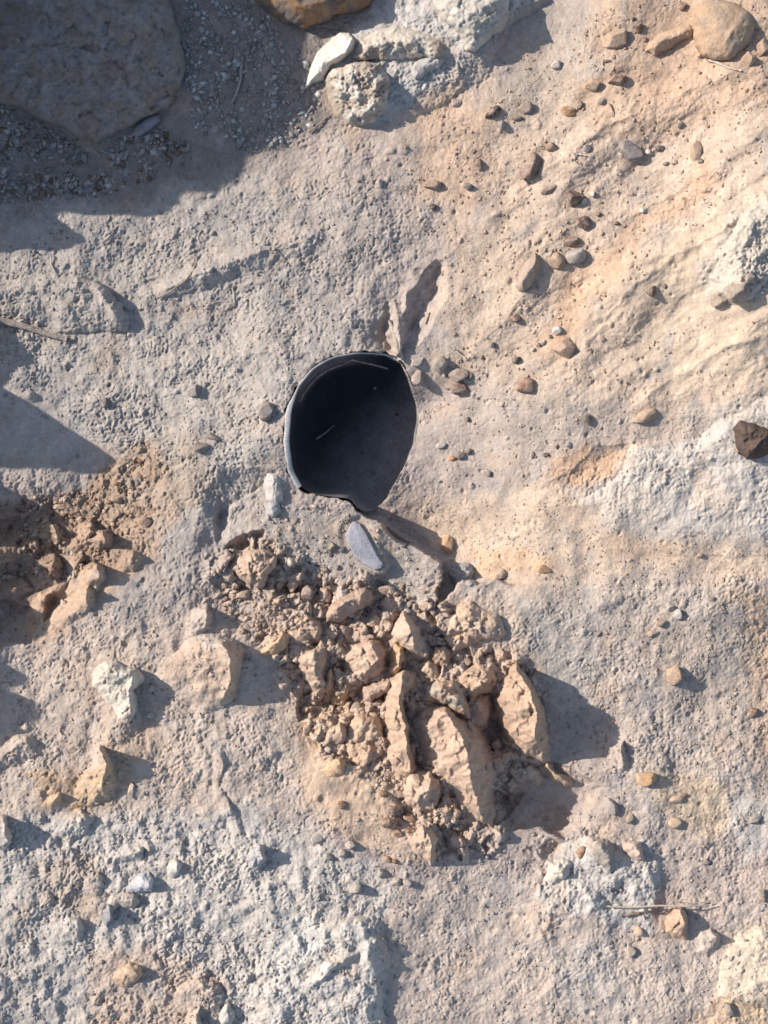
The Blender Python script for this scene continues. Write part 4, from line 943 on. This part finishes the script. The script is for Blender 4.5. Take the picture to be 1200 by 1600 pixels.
P(508,930,11,14,10,(178,150,128),"lump of earth above the log shaped clod", ang=.7)
P(455,879,9,8,0,(196,182,166),"pale crumb at the upper rim of the hollow", ang=.6)
P(380,930,14,9,-10,(184,156,132),"low crumb below the big angular clod", ang=.6)
P(353,936,6,6,0,(110,92,82),"dark hole sized grain at the left rim of the hollow")
P(100,945 - 2,7,8,0,(214,196,184),"pinkish white grain in the small dark pit at left", h=8)
P(18,902,10,6,0,(196,170,150),"light chip in the shaded brown hollow at the left edge", ang=.8)
P(102,778,5,7,10,(206,184,164),"light oval grain in the brown gravel near the shadow", at_z=None)
P(95,792,14,5,-5,(176,152,132),"flat light chip in the brown gravel")
P(64,790,4,8,10,(206,190,174),"upright pale grain at the left of the brown gravel")
P(126,812,6,7,0,(204,172,146),"tan grain at the lower side of the brown gravel")
P(130,800,5,7,-30,(196,170,150),"slanting light grain in the brown gravel")
P(72,815,8,5,-20,(186,160,138),"tan chip left of the peak in the brown gravel")
P(228,816,12,10,10,(170,140,118),"brown crumb at the right of the brown gravel", ang=.6)
P(184,780,10,8,0,(174,146,122),"brown crumb below the long shadow", ang=.6)
P(238,1076,9,6,-20,(200,196,190),"white chip in the shadow right of the white rock", ang=.6)
P(236,1118,7,5,0,(206,200,192),"small white chip at the foot of the white rock", ang=.6)
P(62,1238,10,6,0,(196,172,150),"small tan lump left of the earth spike", ang=.5)
P(205,1236,5,14,12,(196,180,164),"narrow pale splinter right of the earth spike", ang=.5)
for x_, y_, a_, l_ in [(496,1312,11,"grey nub at the left of the row under the crumbled slope"),(512,1338,9,"grey nub lowest in the row under the crumbled slope"),
                       (534,1334,9,"grey nub in the middle of the row under the crumbled slope"),(548,1320,10,"pale nub at the right of the row under the crumbled slope"),
                       (556,1388,13,"grey knob casting a blue shadow below the row of nubs"),(596,1364,9,"grey nub left of the small tan peak"),
                       (620,1378,9,"grey nub below the small tan peak"),(638,1380,9,"tan nub at the foot of the lowest clod")]:
    P(x_,y_,a_,a_ * .85,0,(176,170,164),l_,name="nub",cat="nub",ang=.7,h=a_ * .95)
for x_, y_, a_, l_ in [(612,1264,9,"brown crumb left of the round knobbly clod"),(606,1285,11,"brown crumb under the left crumb by the knobbly clod"),(640,1276,12,"brown crumb just under the round knobbly clod"),
                       (598,1240,8,"first brown crumb upper left of the round knobbly clod"),(622,1302,8,"brown crumb left of the lowest tan clod"),(640,1298,8,"brown crumb above the lowest tan clod"),
                       (606,1342,7,"brown grain left below the lowest tan clod"),(618,1345,6,"brown grain touching its twin below the lowest clod"),
                       (560,1210,7,"brown grain on the smooth sand apron"),(534,1257,9,"dark hollow grain on the sand apron")]:
    P(x_,y_,a_,a_ * .8,10,(150,116,92),l_,name="crumb",cat="crumb",ang=.7)
# clods that fill the hollow
fill = [(352,912,10),(366,925,8),(446,944,9),(440,966,9),(470,948,9),(494,948,8),(502,996,9),(520,990,10),(536,984,9),
        (452,1040,9),(446,1062,8),(458,1084,8),(520,1030,9),(530,1080,9),(548,1082,8),(556,1104,9),(532,1110,8),(508,1120,9),(486,1118,8),(590,1098,10),(575,1104,7),(596,1072,7),
        (568,984,11),(586,972,12),(596,990,9),(604,960,10),(640,944,8),(664,950,9),(690,968,8),(684,990,9),(676,1004,8),(700,1034,7),(716,1028,8),(648,1040,7),
        (600,1110,7),(654,1088,10),(644,1104,9),(660,1160,5),(656,1186,8),(650,1222,7),(590,1172,10),(576,1156,9),(566,1184,8),(712,1050,9),(730,1034,9),(748,1024,8),(766,1030,9),
        (784,1020,8),(776,1196,12),(790,1186,9),(770,1216,9),(802,1202,10),(786,1216,8),(752,1150,8),(778,1164,11),(766,1178,9),(796,1232,7),(714,1270,9),(700,1286,8),(690,1276,7),(716,1292,9),
        (692,1310,7),(480,1140,10),(494,1152,9),(512,1172,8),(476,1168,7),(496,1186,7),(540,1124,8),(584,1118,8),(430,1000,8),(560,1046,6),(610,1038,6)]
MARKS = [(398,886,"the big angular clod"),(546,950,"the log shaped clod"),(474,986,"the pointed clod"),(430,1005,"the smooth wedge clod"),(492,1046,"the hollowed clod"),(514,1066,"the thin upright chip"),
         (572,1034,"the tall rough clod"),(642,994,"the pale cone"),(620,1030,"the slim upright slab"),(626,1130,"the long standing slab"),(708,1200,"the widest slab"),(696,1086,"the grey topped clod"),
         (822,1110,"the leaf shaped flake"),(660,1238,"the knobbly round clod"),(664,1320,"the lowest clod"),(570,1160,"the broad smooth clod face"),(524,1146,"the small wedge clod"),(590,1080,"the flat bar of earth"),
         (742,1064,"the stepped orange clod"),(748,1110,"the shaded round clod"),(740,980,"the pale orange clod"),(690,1026,"the small brown clod"),(828,1208,"the pale pointed lump"),(458,912,"the finger of earth")]
_seen = set()
def fill_label(x, y, a):
    size = "crumb sized" if a < 7.5 else "small" if a < 9.5 else "larger" if a > 11 else "mid sized"
    c = sorted(MARKS, key=lambda m: math.hypot(m[0] - x, m[1] - y))
    for far in ("", "further ", "yet further "):
        for mx, my, ph in c[:3]:
            dx, dy = x - mx, y - my
            w_ = ("right of" if dx > 0 else "left of") if abs(dx) > 2.2 * abs(dy) else ("below" if dy > 0 else "above") if abs(dy) > 2.2 * abs(dx) else \
                 (("lower" if dy > 0 else "upper") + (" right of" if dx > 0 else " left of"))
            t = "%s tan clod in the crumbled hollow, %s%s %s" % (size, far, w_, ph)
            if t not in _seen:
                _seen.add(t); return t
    return t
fill = [q for q in fill if q[2] >= 8]
for x_, y_, a_ in fill:
    cc = random.choice([(200,172,150),(192,166,146),(184,158,138),(196,172,153),(190,172,158)])
    P(x_ + random.uniform(-1, 1), y_, a_, a_ * random.uniform(.65, .95), random.uniform(-60, 60), cc, fill_label(x_, y_, a_), name="clod", cat="clod", ang=.85, h=a_ * random.uniform(.8, 1.1), up=.05)

# ------------------------------------------------------------------ sticks and straws
stick("stick", "weathered grey stick lying at the left edge", "stick", [(-40,492),(0,500),(40,510),(75,522),(104,530)], 6.5, 3.5, (150,142,138), lift=4)
stick("straw", "pale curved straw in the shade right of the boulder", "straw", [(378,100),(376,125),(370,145),(362,162)], 2.0, 1.4, (168,158,148), lift=2.5)
stick("twig", "dark twig lying on the boulder in the shade", "twig", [(78,12),(80,40),(79,62),(84,95)], 3.4, 4.2, (92,76,66), lift=8)
R("chip", "light grey wood chip below the shaded boulder", "chip", [(203,212),(214,196),(232,182),(248,178),(250,188),(236,202),(216,214)], [(220,202,10),(240,186,10)], p=.3, rgb=(150,148,152), rough=.3, facet=1, step=1.5, warp=.5, sink=-2)
stick("twig", "brown twig at the shadow edge under the whitish rock", "twig", [(482,207),(498,194),(514,180)], 1.5, 1.0, (150,128,110), lift=3)
stick("twig", "forked grey twig on the crust left of the pot", "twig", [(246,466),(268,454),(290,438),(303,420),(304,396)], 1.5, .9, (150,136,126), lift=3)
stick("straw", "short light straw in the crust near the left edge", "straw", [(79,398),(80,412),(85,424)], 1.4, 1.0, (196,190,184), lift=3)
stick("straw", "dry pale stalk lying across the lower right ground", "straw", [(945,1416,16),(985,1418,14),(1030,1415,17),(1075,1416,22),(1112,1414,14)], 1.7, 1.3, (206,190,174))
stick("twig", "dark bent twig just under the dry pale stalk", "twig", [(972,1431),(990,1428),(1012,1424),(1035,1427),(1056,1418)], 2.0, 1.2, (110,78,62), lift=4)
stick("straw", "second pale stalk above the tan clod, short and parallel", "straw", [(1062,1410,15),(1085,1411,16),(1108,1409,13)], 1.2, 1.0, (196,176,158))
stick("twig", "bleached twig under the large round stone", "twig", [(1104,92),(1122,98),(1140,106),(1158,110)], 2.4, 1.6, (206,196,182), lift=3)
stick("twig", "tiny white twig right of the pot above the pebbles", "twig", [(711,546),(718,553),(727,559)], 1.8, 1.2, (206,190,172), lift=3)
stick("twig", "small pale twig leaning in the shaded scarp above the pot", "twig", [(664,506),(668,496),(671,488)], 1.6, 1.2, (176,160,150), lift=3)
stick("straw", "white straw bit left of the small grey pebble on the slope", "straw", [(896,240),(906,241),(916,243)], 1.3, 1.0, (220,210,196), lift=2.5)
stick("twig", "tiny curved twig under the thin grey flake", "twig", [(953,162),(958,172),(957,183)], 1.2, .9, (120,104,92), lift=2.5)
stick("twig", "pale root tip in the scarp notch above the pot mouth", "twig", [(626,562),(622,544),(617,524),(608,500)], 5, 2.4, (190,184,170), lift=4)
for x_, y_, l_ in [(586,607,"pale grain high on the pot floor"),(611,690,"white grain at the right of the pot floor"),(583,739,"dark grain low on the pot floor"),(566,707,"dark grain near the middle of the pot floor"),(620,648,"dark grain on the right inner side of the pot")]:
    P(x_, y_, 3.2, 2.4, 20, (170,165,158) if 'dark' not in l_ else (60,56,54), l_, name="grain", cat="grain", at_z=FLOOR + 1, sub=2)

# ------------------------------------------------------------------ loose grit too fine to count
def scatter(name, label, areas, seed):
    r = np.random.default_rng(seed)
    v0 = np.array([(1,0,0),(-1,0,0),(0,1,0),(0,-1,0),(0,0,1),(0,0,-1)], float)
    f0 = np.array([(0,2,4),(2,1,4),(1,3,4),(3,0,4),(2,0,5),(1,2,5),(3,1,5),(0,3,5)])
    Vs, Fs, Cs = [], [], []; nb = 0
    for poly, n, r0, r1, cols in areas:
        n = int(n * 1.5)
        P_ = np.array(poly, float); x = r.uniform(P_[:, 0].min(), P_[:, 0].max(), n * 3); y = r.uniform(P_[:, 1].min(), P_[:, 1].max(), n * 3)
        x += 14 * gn(x, y, 40, 80); ok = sdf(x, y, poly) > 0; 
        dens = gn(x, y, 45, 81) + r.uniform(-.6, .9, len(x)) > 0; ok &= dens
        x = x[ok][:n]; y = y[ok][:n]; z = gz_at(x, y)
        k_ = sdf(x, y, HOLE) < -3; x, y, z = x[k_], y[k_], z[k_]; m = len(x)
        sz = (r0 + (r1 - r0) * r.random(m) ** 2.6)[:, None, None]
        v = v0[None] * (1 + r.uniform(-.35, .35, (m, 6, 1))) * np.stack([r.uniform(.7, 1.5, m), r.uniform(.5, 1, m), r.uniform(.4, .75, m)], 1)[:, None] * sz
        v = v + r.uniform(-.2, .2, (m, 6, 3)) * sz
        an = r.uniform(0, 6.3, m)[:, None]; ca, sa = np.cos(an), np.sin(an)
        Vs.append(np.stack([v[..., 0] * ca - v[..., 1] * sa + x[:, None], v[..., 0] * sa + v[..., 1] * ca + y[:, None], v[..., 2] + z[:, None] + sz[..., 0] * .08], -1).reshape(-1, 3))
        Fs.append((f0[None] + (nb + 6 * np.arange(m))[:, None, None]).reshape(-1, 3)); nb += 6 * m
        kc = np.array([lin(*q) for q in cols])[r.integers(len(cols), size=m)] * r.uniform(.8, 1.15, m)[:, None] * ALB
        Cs.append(np.repeat(kc, 6, 0))
    Vv = np.concatenate(Vs); x, y, z = to_world(Vv[:, 0], Vv[:, 1], Vv[:, 2])
    o = mesh_obj(name, np.stack([x, y, z], 1), np.concatenate(Fs)[:, ::-1], M_rock, colors=np.concatenate(Cs), smooth=False)
    tag(o, label, "grit", kind="stuff")
greys = [(166,158,152),(178,168,160),(154,146,140)]; tans = [(196,170,148),(186,160,138),(172,146,126),(204,182,160)]
scatter("grit", "loose grit and crumbs strewn over the ground", [
    ([(-20,150),(60,190),(150,230),(260,190),(300,230),(200,300),(-20,320)], 800, 1.8, 7.5, greys + [(130,110,96),(190,180,170)]),
    ([(280,0),(400,0),(500,120),(500,190),(400,240),(300,200)], 900, 1.8, 6.5, greys + [(200,196,190)]),
    ([(-20,785),(60,775),(130,768),(170,735),(245,700),(262,735),(236,800),(212,860),(110,905),(-20,900)], 480, 1.8, 5.5, tans + [(128,98,80),(150,118,96)]),
    (RUB, 1700, 1.8, 6.5, tans),
    ([(620,190),(1000,-20),(1220,-20),(1220,300),(900,500),(700,620),(660,400)], 1100, 1.2, 3.8, tans + [(160,132,112),(150,126,110)]),
    ([(640,560),(1200,500),(1220,700),(900,760),(660,760)], 500, 1.2, 3.4, tans + [(150,126,110)]),
    ([(400,780),(560,790),(690,900),(690,960),(520,900),(400,870)], 300, 1.3, 4.4, tans + greys + [(110,100,96)]),
    ([(-20,1270),(1220,1270),(1220,1620),(-20,1620)], 2200, 1.3, 4.4, greys + [(196,190,184),(188,168,150)]),
    ([(640,790),(880,770),(1000,830),(1220,830),(1220,920),(880,910),(740,890)], 700, .9, 2.6, tans + greys),
    ([(860,900),(1220,900),(1220,1300),(900,1250)], 900, 1.3, 4.0, greys + tans),
    ([(-20,380),(430,300),(640,260),(440,760),(240,720),(-20,620)], 1200, 1.3, 3.8, greys),
    ([(-20,980),(330,900),(440,1100),(440,1260),(-20,1260)], 600, 1.3, 4.0, greys + tans),
], 5)
